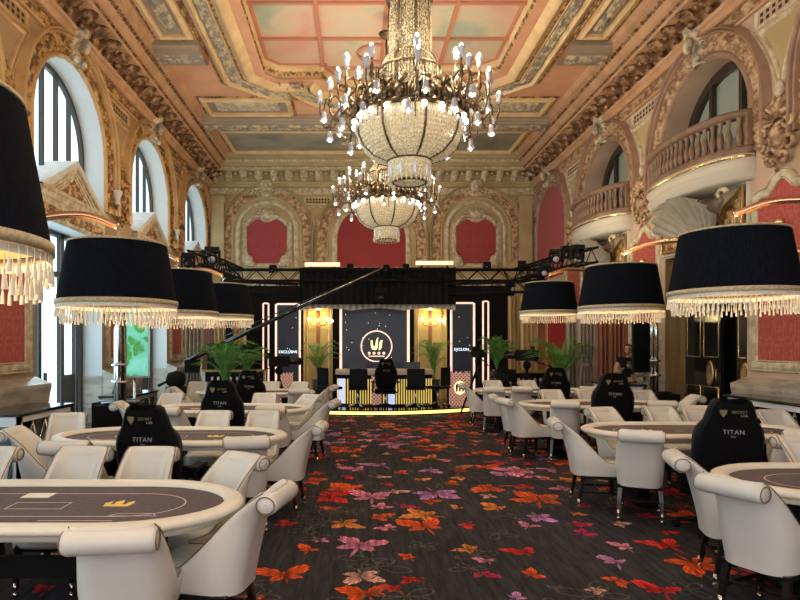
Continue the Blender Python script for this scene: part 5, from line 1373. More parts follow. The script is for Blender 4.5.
# bar-like feature table
def counter():
    Y = 15.35; r = thing('feature_counter', 'curved feature table on the stage with a pale top and lit yellow slats', 'table', (X(385, Y), Y, .13))
    x0, x1 = X(336, Y) - r.location.x, X(434, Y) - r.location.x; pts = [(x0 + (x1 - x0) * i / 20, .32 * (2 * i / 20 - 1) ** 2) for i in range(21)]
    Ft = lambda s, t, n: (s, t, n)
    o = pts + [(x1, 1.0), (x0, 1.0)]; t = MB(); t.prism([(a * 1.02, b - .07) for a, b in pts] + [(x1 * 1.02, 1.05), (x0 * 1.02, 1.05)], Ft, .80, .93); t.build('counter_top', 'bar_top', r, bevel=.02)
    u = MB(); u.prism(o, Ft, .70, .80); u.prism(o, Ft, 0, .05); u.build('black_band', 'dark_gloss', r)
    b = MB(); b.prism([(a, c + .05) for a, c in pts] + [(x1, 1.0), (x0, 1.0)], Ft, .05, .70); b.build('core', 'dark', r)
    s0 = None
    for i in range(38):
        u_ = (i + .5) / 38; x = x0 + (x1 - x0) * u_; px = 355 + (x + r.location.x) * 600 / Y
        if 338 < px < 345 or 371 < px < 382 or 387 < px < 396: continue
        if s0 is None: s0 = MB().box((0, 0, .375), (.028, .03, .64)).build('lit_slat', 'slat', r); q = s0
        else: q = s0.copy(); COL.objects.link(q)
        q.location = (x, .32 * (2 * u_ - 1) ** 2 + .01, 0)
    for px in (341.5, 391.5):
        x = X(px, Y) - r.location.x; p = MB(); p.box((x, .32 * ((x - (x0 + x1) / 2) / ((x1 - x0) / 2)) ** 2 + .0, .375), (.17, .05, .64)); p.build('blue_light_panel', 'blue_led', r)
    x = X(376.5, Y) - r.location.x; p = MB(); p.box((x, -.01, .41), (.26, .05, .74)); p.build('emblem_panel', 'hex_pink', r)
    text_mesh('emblem_letters', 'UJ', .16, 'dark', r, (x, -.038, .52), (pi / 2, 0, 0), .004)
    for px in (361, 419): 
        x = X(px, Y) - r.location.x; 
counter()
for px, w_ in ((358, 16), (380, 12), (412, 16)):
    Y = 16.0; m_ = MB(); x = X(px, Y); m_.box((x, Y, 1.06 + .10), (w_ / 600 * Y, .03, .18)); m_.box((x, Y + .03, 1.065), (.12, .12, .012)); tag(m_.build('desk_monitor', 'navy'), {358: 'low navy monitor on the left part of the stage counter', 380: 'low navy monitor at the middle of the stage counter', 412: 'low navy monitor on the right part of the stage counter'}[px], 'monitor')
def office_chair(px, Y, rz, top, label):
    r = thing('office_chair', label, 'chair', (X(px, Y), Y, .13), rz, 'black office chairs on the stage')
    b = MB(); b.box((0, -.22, top - .24), (.44, .05, .46)); b.build('backrest', 'gside', r, bevel=.02)
    s = MB(); s.box((0, 0, .50), (.46, .44, .07)); s.tube([(0, -.22, .72), (0, -.2, .5), (0, -.1, .47)], .02, 6); s.build('seat', 'gside', r, bevel=.015)
    g = MB(); g.tube([(0, 0, .1), (0, 0, .48)], .025, 8); g.build('gas_lift', 'chrome', r)
    st = MB(); [st.tube([(0, 0, .12), (.30 * cos(2 * pi * i / 5), .30 * sin(2 * pi * i / 5), .06)], [.025, .015], 6) for i in range(5)]; so = st.build('star_base', 'chrome', r)
    for i in range(5): c = MB(); c.ball((.30 * cos(2 * pi * i / 5), .30 * sin(2 * pi * i / 5), .03), .03, 8, 6); c.build('caster', 'dark', so)
office_chair(330, 15.0, -.9, 1.02, 'black office chair turned side on at the left end of the stage counter')
office_chair(358, 14.85, 0.05, 1.00, 'black office chair with its back to us, left of the gaming chair on the stage')
office_chair(415.5, 14.9, -.05, 1.00, 'black office chair with its back to us, right of the gaming chair on the stage')
office_chair(438, 15.2, .9, 1.02, 'black office chair turned side on at the right end of the stage counter')
gchair(386, 14.3, 1.25, 0, 'black gaming chair on the stage in front of the round gold emblem', group='black gaming chairs on the stage', z=.13)

# ------------------------------------------------------------------ trusses, lights, camera crane
def truss(p0, p1, label, sz=.30, name='lighting_truss'):
    p0, p1 = Vector(p0), Vector(p1); d = p1 - p0; L = d.length; t = d.normalized(); side = t.cross(Vector((0, 0, 1))).normalized() * sz / 2; up = Vector((0, 0, sz / 2))
    m_ = MB(); n = max(2, int(L / sz))
    for a in (side, -side):
        for b in (up, -up): m_.tube([p0 + a + b, p1 + a + b], .026, 6)
    for i in range(n):
        q0 = p0 + d * i / n; q1 = p0 + d * (i + 1) / n
        for a in (side, -side): m_.tube([q0 + a + up * (1 if i % 2 else -1), q1 + a - up * (1 if i % 2 else -1)], .012, 4)
        for b in (up, -up): m_.tube([q0 + side * (1 if i % 2 else -1) + b, q1 - side * (1 if i % 2 else -1) + b], .012, 4)
    return tag(m_.build(name, 'dark'), label, 'truss')
truss((X(222, 16.2), 16.2, 3.58), (X(545, 16.2), 16.2, 3.58), 'black lattice truss spanning the hall above the stage')
truss((X(228, 15.0), 15.0, 3.16), (X(300, 16.1), 16.1, 3.20), 'black lattice truss angled at the left above the lamp shades', .26)
truss((X(448, 16.1), 16.1, 3.2), (X(528, 15.0), 15.0, 3.16), 'black lattice truss angled at the right behind the tasselled lamps', .26)
truss((X(520, 16.2), 16.2, 3.62), (4.55, 11.6, 3.45), 'black lattice truss running towards us along the right side', .28)
truss((X(238, 16.2), 16.2, 3.62), (-3.2, 12.0, 3.45), 'black lattice truss running towards us along the left side', .28)
for i, (x, y, s, ztop) in enumerate(((X(229, 16.35), 16.38, 1, 3.6), (X(541, 16.35), 16.38, 1, 3.6))):
    p = MB(); p.box((x, y, ztop / 2), (.16, .16, ztop)); p.box((x, y, .02), (.5, .5, .04))
    tag(p.build('truss_leg', 'dark'), ['black upright leg of the truss beside the palm on the left', 'black upright leg of the truss behind the gold curtain'][i], 'truss leg')
def tubelight(px0, px1, py, Y, label):
    r = thing('tube_light', label, 'light', (X((px0 + px1) / 2, Y), Y, Z(py, Y)), 0, 'glowing tube lights on the truss'); L = (px1 - px0) / 600 * Y
    m_ = MB(); m_.tube([(-L / 2, 0, 0), (L / 2, 0, 0)], .055, 10); m_.build('lit_tube', 'tube', r)
    b = MB(); b.box((0, .05, -.02), (L * .96, .06, .08)); [b.box((s * L * .35, .04, -.12), (.05, .05, .2)) for s in (-1, 1)]; b.build('housing', 'dark', r)
tubelight(305, 340, 264.5, 16.2, 'glowing orange-white tube light on the truss, left one'); tubelight(416, 453, 263, 16.2, 'glowing orange-white tube light on the truss, right one')
def moving_head(px, py, Y, label, sc=1.0, aim=0.0, dark=False):
    x, z = X(px, Y), Z(py, Y); r = thing('stage_light', label, 'light', (x, Y, z), aim, 'moving-head stage lights'); s = sc
    b = MB(); b.box((0, 0, .16 * s), (.30 * s, .24 * s, .12 * s)); b.build('base', 'dark', r, bevel=.01)
    if px in (381, 510): k_ = MB(); k_.tube([(0, 0, .18 * s), (0, .10, .30), (0, .22, .42)], .018, 6); k_.build('clamp_arm', 'dark', r)
    for sg in (-1, 1): y_ = MB(); y_.box((sg * .15 * s, 0, 0), (.05 * s, .12 * s, .30 * s)); y_.build('yoke_arm', 'dark', r)
    h_ = MB(); h_.lathe([(.001, .14 * s), (.09 * s, .13 * s), (.12 * s, 0), (.12 * s, -.14 * s), (.10 * s, -.15 * s), (.001, -.15 * s)], (0, 0, 0), 16)
    h_.xform(Matrix.Rotation(radians(-70), 4, 'X')); hd = h_.build('head', 'dark', r)
    l = MB(); l.lathe([(.001, 0), (.07 * s, 0), (.075 * s, .02 * s), (.001, .021 * s)], (0, 0, -.172 * s), 16); l.xform(Matrix.Rotation(radians(-70), 4, 'X')); l.build('lens', 'dark_gloss' if dark else 'tulip', hd)
for a in ((188, 262, 12.0, 'black moving-head light at the left end of the side truss', .8, .3, True), (212, 258, 13.0, 'black moving-head light with a pale lens, above the left lamp shades', 1.05, .2, False), (205, 272, 12.6, 'black stage light under the left truss corner', .8, -.3, False),
          (545, 272, 12.6, 'black stage light with a pale round lens on the right truss, lower one', .75, -.4, False), (556, 258, 12.8, 'black moving-head light with a pale lens on the right truss, upper one', .85, -.3, False), (577, 254, 12.0, 'black moving-head light over the middle right lamp shade', .8, .2, True), (566, 254, 12.2, 'black moving-head light between its two neighbours on the right truss', .7, .0, True),
          (510, 288, 15.4, 'black lamp head tilted down under the right truss', .7, .5, False), (381, 297, 15.9, 'black projector hanging in the middle of the stage drape', 1.0, 0, True), (386, 270, 16.1, 'small black unit clamped on top of the middle truss', .6, 0, True),
          (350, 268, 16.1, 'small black spotlight raised above the truss, left of the crane tip', .5, .6, True), (406, 268, 16.1, 'small black spotlight raised above the truss, right of the middle', .5, -.6, True), (273, 270, 16.0, 'flat black spotlight on the truss below the left crimson panel', .6, 0, True), (487, 267, 16.0, 'flat black spotlight on the truss below the right crimson panel', .6, 0, True), (522, 266, 15.6, 'flat black spotlight near the right corner of the truss', .6, 0, True)):
    moving_head(a[0], a[1], a[2], a[3], a[4], a[5], a[6])
# camera crane
cr = thing('camera_crane', 'long black camera crane reaching up diagonally to the stage truss from the left', 'crane', (X(225, 14.2), 14.2, 0))
j = MB(); A = Vector((0, 0, 1.75)); B = Vector((X(383, 14.6) - cr.location.x, .4, Z(268, 14.6)))
j.tube([A, B], [.055, .03], 8); j.tube([A + Vector((0, 0, .16)), A.lerp(B, .5) + Vector((0, 0, .10)), B], .014, 6); j.tube([A.lerp(B, -.25), A], .06, 8); j.build('jib_arm', 'dark_gloss', cr)
j = MB(); j.tube([A.lerp(B, .45) + Vector((0, -.05, .04)), B + Vector((0, -.03, .0))], .016, 6); j.build('control_rod', 'steel', cr)
j = MB(); j.box((-.75, -.08, 1.2), (.3, .25, .3)); j.build('counterweight', 'dark', cr)
j = MB(); j.tube([(0, 0, .4), (0, 0, 1.75)], .06, 8); [j.tube([(0, 0, .9), (.5 * cos(2 * pi * i / 3), .5 * sin(2 * pi * i / 3), .02)], .025, 6) for i in range(3)]; j.build('tripod', 'dark', cr)
def tvcam(px, Y, h, label, rz=0.0, s=1.0):
    r = thing('broadcast_camera', label, 'camera', (X(px, Y), Y, 0), rz, 'black broadcast cameras on tripods')
    b = MB(); b.box((0, 0, h), (.17 * s, .42 * s, .22 * s)); b.build('camera_body', 'dark', r, bevel=.01)
    l = MB(); l.tube([(0, .20 * s, h), (0, .46 * s, h)], [.07 * s, .085 * s], 12); l.build('camera_lens', 'dark_gloss', r)
    v_ = MB(); v_.box((-.16 * s, -.18 * s, h + .12 * s), (.16 * s, .04, .13 * s)); v_.tube([(0, -.1, h - .1), (.05, -.5 * s, h - .28)], .014, 6); v_.build('viewfinder', 'dark', r)
    t = MB(); t.ball((0, 0, h - .20 * s), .09 * s, 8, 6); t.tube([(0, 0, h - .2 * s), (0, 0, .5)], .035, 8); [t.tube([(0, 0, h - .35 * s), (.42 * cos(2 * pi * i / 3 + .5), .42 * sin(2 * pi * i / 3 + .5), .02)], [.03, .02], 6) for i in range(3)]; t.build('tripod', 'dark', r)
tvcam(279, 14.6, 1.30, 'black broadcast camera on a tripod left of the stage, before the left side screen', -1.2, 1.15)
tvcam(478, 14.4, 1.50, 'black broadcast camera on a tall stand right of the stage, before the right side screen', .25, .9)
tvcam(506, 14.3, .98, 'black camera column standing behind the far right table', .3, 1.3)
tvcam(527, 14.55, 1.45, 'black camera rig above the golden bar top, between the two palms', .9, 1.2)

# ------------------------------------------------------------------ palms
def palm(px, Y, z0, H, R, label, n=20, pot_h=.5, seed=1):
    rn = random.Random(seed); r = thing('potted_palm', label, 'plant', (X(px, Y), Y, z0), 0, 'potted palms')
    p = MB(); p.lathe([(.02, 0), (.13, 0), (.17, pot_h), (.15, pot_h), (.02, pot_h - .04)], (0, 0, 0), 16); p.build('planter', 'pot', r)
    f = MB(); s = MB()
    for i in range(n):
        a = rn.uniform(0, 2 * pi); ln = R * rn.uniform(.75, 1.1); rise = H * rn.uniform(.55, 1.0); P = []
        for k in range(10):
            t = k / 9; P.append(Vector((cos(a) * ln * (.25 * t + .75 * t ** 2.0), sin(a) * ln * (.25 * t + .75 * t ** 2.0), pot_h - .03 + rise * (1.25 * t - .62 * t ** 2.6))))
        s.tube(P, [.008 - .0006 * k for k in range(10)], 4)
        for k in range(3, 10):
            for hh in (0, .5):
                q = P[k].lerp(P[min(9, k + 1)], hh); d = (P[min(9, k + 1)] - P[k - 1]).normalized(); sd = d.cross(Vector((0, 0, 1))).normalized()
                for sg in (-1, 1):
                    l = R * .36 * (1 - abs(k / 9 - .5) * .9); tip = q + sd * sg * l * .55 + d * l * .85 - Vector((0, 0, l * .15)); w = d * .015
                    b = len(f.v); mid = q.lerp(tip, .5) + Vector((0, 0, l * .08)); f.v += [tuple(q), tuple(mid + w), tuple(tip), tuple(mid - w)]; f.face((b, b + 1, b + 2, b + 3))
    f.build('foliage', 'leaf', r, fix=False); s.build('stem', 'leaf', r, fix=False)
palm(225, 13.2, .0, 1.6, .72, 'bushy green palm in front of the left black bar', 34, .75, 3)
palm(247, 14.6, .0, 1.25, .6, 'green palm left of the stage, behind the far gaming chair', 26, .9, 4)
palm(318, 16.6, .13, 1.7, .55, 'slim palm in a dark planter inside the left yellow alcove', 22, .62, 5)
palm(434, 16.6, .13, 1.7, .55, 'slim palm in a dark planter inside the right yellow alcove', 22, .62, 6)
palm(497, 15.2, .0, 1.35, .6, 'green palm at the left end of the honeycomb bar', 26, 1.05, 7)
palm(561, 13.6, .0, 1.7, .75, 'bushy palm with pale tips in front of the crimson panel on the right', 34, .75, 8)

# ------------------------------------------------------------------ side bars
def side_bar(px0, px1, Y, label, lit):
    x0, x1 = X(px0, Y), X(px1, Y); w = x1 - x0; r = thing('side_bar', label, 'bar', ((x0 + x1) / 2, Y, 0), 0)
    b = MB(); b.box((0, .25, .29), (w, .5, .58)); b.build('honeycomb_front', 'hex_white', r)
    c = MB(); c.box((0, .22, .79), (w + .06, .56, .42)); c.build('black_band', 'dark_gloss', r)
    t = MB(); t.box((0, .22, 1.03), (w + .16, .66, .06)); t.build('bar_top', 'gold_top', r, bevel=.01)
    for i in range(8):
        d = MB(); d.ball((-w / 2 + .15 + i * (w - .3) / 7, -.065, .83), .035, 8, 6, (1, .4, 1.5)); d.build('inlaid_mark', 'bar_top', r)
side_bar(512, 562, 15.0, 'black bar with golden top and honeycomb front, right of the stage', 1)
side_bar(207, 262, 15.6, 'black bar with golden top and honeycomb front, left of the stage', 1)
for px, k in ((213, 'left'), (233, 'right')):
    b = MB(); x = X(px, 15.3); b.box((x, 15.85, 1.06 + .33), (.5, .3, .66)); rr = b.build('equipment_case', 'dark'); tag(rr, 'black equipment case with a small lit dial on the left bar, %s one' % k, 'case')
    d = MB(); d.tube([(x, 15.71, 1.3), (x, 15.68, 1.3)], .06, 12); d.build('dial', 'steel', rr)

# ------------------------------------------------------------------ curtains, panels and doors at the sides of the stage
def curtain(px0, px1, py0, py1, Y, label, m_='curtain', tie=True, folds=6, depth=.07, group='gathered curtains'):
    x0, x1, z0, z1 = X(px0, Y), X(px1, Y), max(.01, Z(py1, Y)), Z(py0, Y); w = x1 - x0; r = None
    m2 = MB(); n = folds * 8
    def fn(i, j):
        v = j / 14; u = i / n; pinch = 1 - (.35 * math.exp(-((v - .36) / .10) ** 2) if tie else 0)
        return (((x0 + x1) / 2) + (u - .5) * w * pinch, Y + depth * sin(u * folds * 2 * pi + v * .6), z0 + (z1 - z0) * v)
    m2.grid(fn, n + 1, 15); o = m2.build('curtain', m_); tag(o, label, 'curtain', group)
    if tie:
        t = MB(); zt = z0 + (z1 - z0) * .36; w2 = w * .66; t.grid(lambda i, j: ((x0 + x1) / 2 + w2 / 2 * cos(2 * pi * i / 20), Y + .10 * sin(2 * pi * i / 20), zt - .04 + .08 * j), 20, 2, cu=True); t.build('tie_back', m_, o)
curtain(184, 203, 318, 400, 14.6, 'taupe gathered curtain on the left, behind the nearest palm bar', folds=5)
curtain(577, 595, 305, 398, 13.6, 'taupe tied curtain on the right, between the red panel and the copper doors', folds=5)
curtain(520, 536, 296, 372, 16.4, 'golden curtain right of the stage, behind the camera rig', 'curtain_gold', False, 4)
curtain(508, 519, 296, 372, 17.2, 'narrow tan curtain beside the stage on the right', 'curtain_gold', False, 3)
curtain(566, 577, 300, 392, 14.2, 'pale grey curtain edge left of the tied right curtain', 'curtain', False, 3)
curtain(216, 246, 318, 372, 16.6, 'golden curtain on the left behind the palms', 'curtain_gold', False, 6)
def wallpanel(px0, px1, py0, py1, Y, label, m_, nm='wall_screen_panel'):
    b = MB(); x0, x1, z0, z1 = X(px0, Y), X(px1, Y), max(0, Z(py1, Y)), Z(py0, Y); b.box(((x0 + x1) / 2, Y, (z0 + z1) / 2), (x1 - x0, .06, z1 - z0)); o = b.build(nm, m_); tag(o, label, 'panel')
    f = MB(); [f.box((x, Y - .035, (z0 + z1) / 2), (.035, .03, z1 - z0)) for x in (x0 + .02, x1 - .02)]; f.build('gilt_edge', 'gold_mould', o)
wallpanel(536, 546, 300, 380, 16.2, 'copper-brown upright panel beside the golden curtain on the right', 'copper_wood')
wallpanel(546, 574, 298, 372, 16.0, 'plain crimson upright panel behind the bushy right palm', 'red_panel')
wallpanel(202, 216, 316, 372, 17.0, 'copper-brown upright panel behind the left equipment cases', 'copper_wood')
for i, (px, lab) in enumerate(((604, 'left'), (618, 'right'))):
    Y = 13.2; c = MB(); x = X(px, Y)
    curtain(px - 6, px + 6, 300, 400, 13.3, 'copper-red drape behind the person, %s one of the pair' % lab, 'copper_wood', False, 3, .05, 'copper drapes behind the person')

# ------------------------------------------------------------------ sideboards
def sideboard_rack(x0, x1, y0, y1, h, label, face=1, m_top='dark_gloss', m_fr='white_paint', lattice=True):
    """face +1: open front towards +X, -1: towards -X"""
    r = thing('sideboard', label, 'sideboard', ((x0 + x1) / 2, (y0 + y1) / 2, 0)); w, d = x1 - x0, y1 - y0
    t = MB(); t.box((0, 0, h - .02), (w + .04, d + .04, .04)); t.build('top', m_top, r, bevel=.005)
    f = MB(); th = .07
    f.box((0, -d / 2 + .02, (h - .04) / 2), (w, .04, h - .04)); f.box((0, d / 2 - .02, (h - .04) / 2), (w, .04, h - .04)); f.box((-face * (w / 2 - .02), 0, (h - .04) / 2), (.04, d, h - .04))
    fx = face * (w / 2 - .02); f.box((fx, 0, h - .04 - th / 2), (.04, d, th)); f.box((fx, 0, .05), (.04, d, .10)); [f.box((fx, s * (d / 2 - th / 2), h / 2), (.04, th, h - .08)) for s in (-1, 1)]; f.build('frame', m_fr, r)
    k = MB(); k.box((0, 0, .10), (w * .9, d * .94, .02)); k.box((-face * (w / 2 - .05), 0, h / 2), (.02, d * .94, h * .8)); k.build('inner_shelf', 'dark', r)
    if lattice:
        l = MB(); n = max(2, int(d / .32)); z0, z1 = .12, h - .12
        for i in range(n):
            a = -d / 2 + .08 + (d - .16) * i / n; b = a + (d - .16) / n
            for ya, yb in ((a, b), (b, a)):
                l.tube([(fx - face * .03, ya, z0), (fx - face * .03, yb, z1)], .014, 4)
        l.build('lattice', 'steel', r)
    e = MB(); e.box((0, -d / 2 - .006, h * .47), (w * .72, .012, h * .70)); dr = e.build('end_door', 'blue_glass', r)
    q = MB(); q.tube([(w * .28, -d / 2 - .03, h * .40), (w * .28, -d / 2 - .03, h * .55)], .008, 6); q.build('handle', 'steel', dr)
sideboard_rack(-4.62, -4.0, 7.15, 8.5, .88, 'white lattice-front sideboard with black glossy top below the left red panel', 1)
sideboard_rack(-4.62, -4.05, 10.85, 12.3, .78, 'grey lattice sideboard on the left below the green picture screen', 1, 'dark_gloss', 'grey_wood')
sideboard_rack(5.30, 5.76, 6.6, 8.6, 1.0, 'white sideboard with black top below the right red panel', -1)
sideboard_rack(4.75, 5.3, 10.95, 12.0, .98, 'white cabinet in front of the person in black', -1)
# picture screen on a stand, left
tv = thing('poster_screen', 'upright screen on a stand showing bright green leaves on pale blue', 'screen', (X(134, 10.65), 10.65, 0))
b = MB(); b.box((0, .02, 1.70), (.56, .05, 1.16)); b.build('screen_bezel', 'steel', tv)
def leafpic():
    m = bpy.data.materials.new('green_leaf_picture'); m.use_nodes = True; nt = m.node_tree; bs = nt.nodes['Principled BSDF']
    tc = nd(nt, 'ShaderNodeTexCoord'); v = nd(nt, 'ShaderNodeTexVoronoi', feature='F1'); v.inputs['Scale'].default_value = 4.2; n = nd(nt, 'ShaderNodeTexNoise'); n.inputs['Scale'].default_value = 3.0
    nt.links.new(tc.outputs['Object'], n.inputs['Vector']); mx = nd(nt, 'ShaderNodeMix', data_type='RGBA'); mx.inputs[0].default_value = .35
    nt.links.new(tc.outputs['Object'], mx.inputs[6]); nt.links.new(n.outputs['Color'], mx.inputs[7]); nt.links.new(mx.outputs[2], v.inputs['Vector'])
    r = nd(nt, 'ShaderNodeValToRGB'); e = r.color_ramp.elements; e[0].position = .18; e[0].color = (.10, .34, .02, 1); e[1].position = .85; e[1].color = (.20, .55, .45, 1); x = e.new(.38); x.color = (.05, .22, .05, 1); x = e.new(.46); x.color = (.12, .45, .30, 1)
    nt.links.new(v.outputs['Distance'], r.inputs['Fac']); nt.links.new(r.outputs['Color'], bs.inputs['Emission Color']); bs.inputs['Emission Strength'].default_value = .75; nt.links.new(r.outputs['Color'], bs.inputs['Base Color']); return m
b = MB(); b.box((0, -.012, 1.70), (.50, .012, 1.10)); b.build('picture', leafpic(), tv)
b = MB(); b.tube([(0, .04, .03), (0, .04, 1.15)], .025, 8); b.box((0, .04, .02), (.45, .35, .03)); b.build('stand', 'steel', tv)
# black screen on a stand, right
tv = thing('display_screen', 'switched-off black screen on a stand beside the chrome lamp post', 'screen', (X(645, 11.78), 11.78, 0), .12)
b = MB(); b.box((0, 0, 1.66), (.54, .06, 1.0)); b.build('screen', 'screen_off', tv, bevel=.01)
b = MB(); b.box((0, -.0, 1.10), (.54, .09, .05)); b.tube([(0, .02, .02), (0, .02, 1.15)], .03, 8); b.box((0, .02, .02), (.5, .4, .03)); b.build('stand', 'steel', tv)
# black box with a round lidded shape, left
b = MB(); Y = 12.4; b.box((X(176, Y), Y, .42), (.34, .34, .84)); tag(b.build('black_box', 'dark', bevel=.01), 'tall black box standing by the left curtain', 'box')
rd = thing('round_case', 'round black case with a tilted handle resting on the tall black box', 'case', (X(176, Y), Y, .84)); b = MB(); b.lathe([(.001, 0), (.14, .0), (.19, .07), (.20, .17), (.16, .28), (.001, .33)], (0, 0, 0), 20); b.build('case_body', 'dark', rd); b = MB(); b.tube([(-.14, -.08, .12), (-.34, -.1, .02)], [.02, .03], 8); b.build('handle', 'dark', rd)
b = MB(); b.box((X(142, 10.2) , 9.95, .30), (.05, .05, .02))
# ------------------------------------------------------------------ person behind the white cabinet
def person():
    Y = 12.45; px = 628.5; root = thing('person', 'person in a black top and glasses holding a phone behind the white cabinet', 'person', (X(px, Y), Y, 0), radians(150))
    # joints, facing +Y local
    J = {'pel': (0, 0, .93), 'spine': (0, .02, 1.12), 'chest': (0, .0, 1.32), 'neck': (0, .0, 1.44), 'head0': (0, .02, 1.50),
         'shL': (.17, 0, 1.38), 'elL': (.25, .10, 1.13), 'wrL': (.12, .33, 1.18), 'shR': (-.17, 0, 1.38), 'elR': (-.25, .10, 1.13), 'wrR': (-.08, .34, 1.24),
         'hipL': (.09, 0, .88), 'knL': (.10, .03, .48), 'anL': (.10, -.01, .09), 'toL': (.12, .14, .04), 'hipR': (-.09, 0, .88), 'knR': (-.10, .02, .48), 'anR': (-.10, -.01, .09), 'toR': (-.12, .14, .04)}
    R = {'pel': .145, 'spine': .12, 'chest': .15, 'neck': .055, 'head0': .05, 'shL': .07, 'elL': .042, 'wrL': .027, 'shR': .07, 'elR': .042, 'wrR': .027, 'hipL': .10, 'knL': .06, 'anL': .04, 'toL': .035, 'hipR': .10, 'knR': .06, 'anR': .04, 'toR': .035}
    def mk(names, edges, mt, nm, grow=0.0):
        me = bpy.data.meshes.new(nm); idx = {n: i for i, n in enumerate(names)}
        bm = bmesh.new(); lay = bm.verts.layers.skin.verify(); vs = [bm.verts.new(J[n]) for n in names]
        for i, n in enumerate(names):
            q = R[n] + grow; vs[i][lay].radius = (q, q * (.72 if n in ('chest', 'pel', 'spine') else 1)); vs[i][lay].use_root = (i == 0)
        for a, b in edges: bm.edges.new((vs[idx[a]], vs[idx[b]]))
        bm.to_mesh(me); bm.free(); t = bpy.data.objects.new(nm, me); COL.objects.link(t)
        t.modifiers.new('skin', 'SKIN'); s = t.modifiers.new('s', 'SUBSURF'); s.levels = 2; s.render_levels = 2
        dg = bpy.context.evaluated_depsgraph_get(); m2 = bpy.data.meshes.new_from_object(t.evaluated_get(dg)); bpy.data.objects.remove(t)
        for p in m2.polygons: p.use_smooth = True
        m2.materials.clear(); m2.materials.append(M[mt]); o = bpy.data.objects.new(nm, m2); COL.objects.link(o); o.parent = root; return o
    E = [('pel', 'spine'), ('spine', 'chest'), ('chest', 'neck'), ('neck', 'head0'), ('chest', 'shL'), ('shL', 'elL'), ('elL', 'wrL'), ('chest', 'shR'), ('shR', 'elR'), ('elR', 'wrR'), ('pel', 'hipL'), ('hipL', 'knL'), ('knL', 'anL'), ('anL', 'toL'), ('pel', 'hipR'), ('hipR', 'knR'), ('knR', 'anR'), ('anR', 'toR')]
    # fingers and head join the body mesh
    body = mk(list(J), E, 'skin', 'body')
    h = MB()
    def hd(i, j):
        a = 2 * pi * i / 24; t = pi * j / 16; x = .074 * sin(t) * cos(a); y = .094 * sin(t) * sin(a); z = -.118 * cos(t)
        if z < 0: x *= 1 + z * 2.2; y = y * (1 + z * 1.2) + .012
        fr = max(0, sin(a)) * sin(t)
        y += .022 * fr * math.exp(-((z + .01) / .03) ** 2) * math.exp(-(x / .012) ** 2)      # nose
        y -= .010 * fr * (math.exp(-((z - .015) / .014) ** 2)) * (math.exp(-((abs(x) - .03) / .014) ** 2))  # sockets
        y += .006 * fr * math.exp(-((z + .055) / .010) ** 2) * math.exp(-(x / .025) ** 2)     # lips
        return (x, y + .015, 1.60 + z)
    h.grid(hd, 24, 17, True, cu=True)
    for sg in (-1, 1): h.ball((sg * .076, .0, 1.595), .022, 8, 6, (.4, .8, 1.3))
    for hand, wr, sg in (('L', J['wrL'], 1), ('R', J['wrR'], -1)):
        w_ = Vector(wr); h.ball(tuple(w_ + Vector((-sg * .02, .04, .01))), .04, 10, 7, (.9, 1.1, .5))
        for f in range(4):
            b0 = w_ + Vector((-sg * .045 + sg * .018 * f, .07, .015)); ln = (.055, .068, .07, .05)[f]
            h.tube([b0, b0 + Vector((-sg * .005, ln * .6, .015)), b0 + Vector((-sg * .012, ln * .8, .04))], [.009, .0085, .006], 6)
        h.tube([w_ + Vector((-sg * .04, .03, .02)), w_ + Vector((-sg * .07, .06, .04)), w_ + Vector((-sg * .07, .08, .06))], [.011, .010, .007], 6)
    hm = h.mesh('t', 'skin'); bm = bmesh.new(); bm.from_mesh(body.data); bm.from_mesh(hm); bm.to_mesh(body.data); bm.free()
    J['slL'] = (.205, .035, 1.29); J['slR'] = (-.205, .035, 1.29); R['slL'] = R['slR'] = .058
    mk(['pel', 'spine', 'chest', 'neck', 'shL', 'shR', 'slL', 'slR'], [('pel', 'spine'), ('spine', 'chest'), ('chest', 'neck'), ('chest', 'shL'), ('chest', 'shR'), ('shL', 'slL'), ('shR', 'slR')], 'dark', 'black_top', .016)
    R2 = dict(R); mk(['pel', 'hipL', 'knL', 'anL', 'hipR', 'knR', 'anR'], [('pel', 'hipL'), ('hipL', 'knL'), ('knL', 'anL'), ('pel', 'hipR'), ('hipR', 'knR'), ('knR', 'anR')], 'dark', 'trousers', .012)
    k = MB()
    def hr(i, j):
        a = 2 * pi * i / 24; t = pi * (.30 + .70 * j / 12) ; x = .084 * sin(t) * cos(a); y = .104 * sin(t) * sin(a); z = -.125 * cos(t); 
        if sin(a) > .2 and z < .07: y = min(y, .05)
        return (x, y + .002, 1.605 + z)
    k.grid(hr, 24, 13, True, cu=True); k.ball((0, -.115, 1.60), .05, 10, 8); k.build('hair', 'hair', root)
    g_ = MB(); [g_.tube([(sg * .032 + .022 * cos(2 * pi * i / 12), .112, 1.617 + .018 * sin(2 * pi * i / 12)) for i in range(13)], .003, 5) for sg in (-1, 1)]; g_.tube([(-.012, .114, 1.618), (.012, .114, 1.618)], .003, 5); g_.build('glasses', 'dark', root)
    y_ = MB(); [y_.ball((sg * .030, .098, 1.615), .010, 8, 6) for sg in (-1, 1)]; y_.build('eyes', 'dark_gloss', root)
    ph = MB(); q = Vector(J['wrR']) + Vector((.03, .08, .06)); ph.box(tuple(q), (.07, .012, .14)); 
    pz = tag(ph.build('mobile_phone', 'dark_gloss', bevel=.003), 'black mobile phone held up by the person in black', 'phone'); pz.location = root.location; pz.rotation_euler = root.rotation_euler
person()

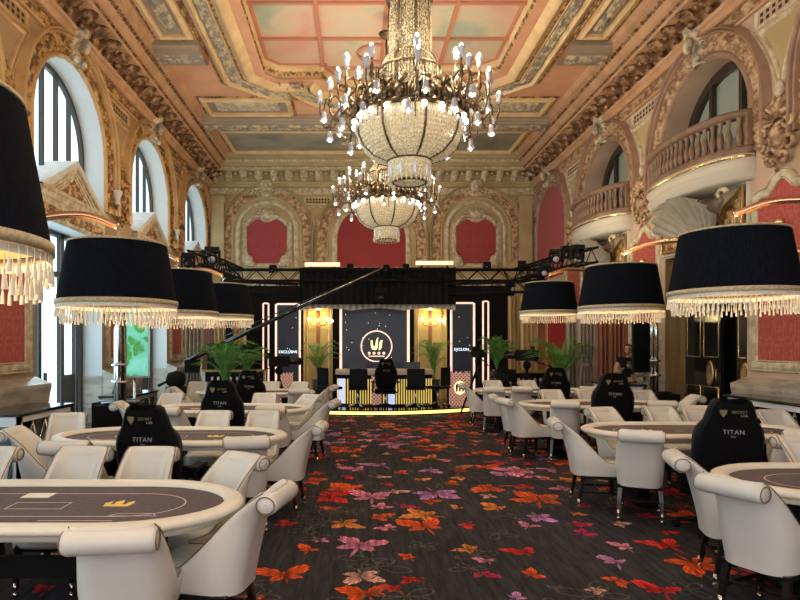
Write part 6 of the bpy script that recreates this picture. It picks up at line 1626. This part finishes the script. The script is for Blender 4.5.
# ------------------------------------------------------------------ camera, light, look
cam = bpy.data.cameras.new('camera'); cam.lens = 36 * 600 / 800; cam.sensor_width = 36; cam.sensor_fit = 'HORIZONTAL'; cam.shift_x = 45 / 800; cam.shift_y = 45 / 800; cam.clip_end = 100; cam.clip_start = .05
co = bpy.data.objects.new('camera', cam); COL.objects.link(co); co.location = (0, 0, 1.7); co.rotation_euler = (pi / 2, 0, 0); C.camera = co
W = bpy.data.worlds.new('sky'); C.world = W; W.use_nodes = True; W.node_tree.nodes['Background'].inputs[0].default_value = (.75, .88, 1, 1); W.node_tree.nodes['Background'].inputs[1].default_value = 1.0
def area(name, loc, rot, sx, sy, e, col):
    L = bpy.data.lights.new(name, 'AREA'); L.shape = 'RECTANGLE'; L.size = sx; L.size_y = sy; L.energy = e; L.color = col
    o = bpy.data.objects.new(name, L); COL.objects.link(o); o.location = loc; o.rotation_euler = rot; return o
for c in BAYS:   # daylight through the tall left windows, just inside each pane
    area('window_daylight', (XL - DEP + .06, c, 5.2), (0, -pi / 2, 0), 2.0, 2.2, 9, (.80, .90, 1.0))
    area('window_daylight', (XL - DEP + .06, c, 1.9), (0, -pi / 2, 0), 3.2, 2.2, 38, (.62, .88, 1.0))
area('rear_cool_fill', (.8, YF + .1, 3.2), (pi / 2, 0, pi), 8.0, 4.5, 900, (.58, .77, 1.0))  # added cool fill panel; no window is built in the rear wall
# added fill lights without fittings: back wall, truss sides, foreground
for x, y, z, e in ((.6, 17.0, 4.0, 90), (-3.0, 13.0, 3.9, 50), (4.3, 12.8, 3.9, 50), (.6, 2.2, 4.8, 120)):
    L = bpy.data.lights.new('hall_fill', 'POINT'); L.energy = e; L.color = (1, .80, .52); L.shadow_soft_size = .25
    o = bpy.data.objects.new('hall_fill', L); COL.objects.link(o); o.location = (x, y, z)
vs = C.view_settings; vs.view_transform = 'Standard'; vs.look = 'None'; vs.exposure = 0.12; vs.gamma = 1.0; vs.use_curve_mapping = False
C.cycles.max_bounces = 6; C.cycles.diffuse_bounces = 3; C.cycles.glossy_bounces = 3; C.cycles.sample_clamp_indirect = 4; C.cycles.use_denoising = True
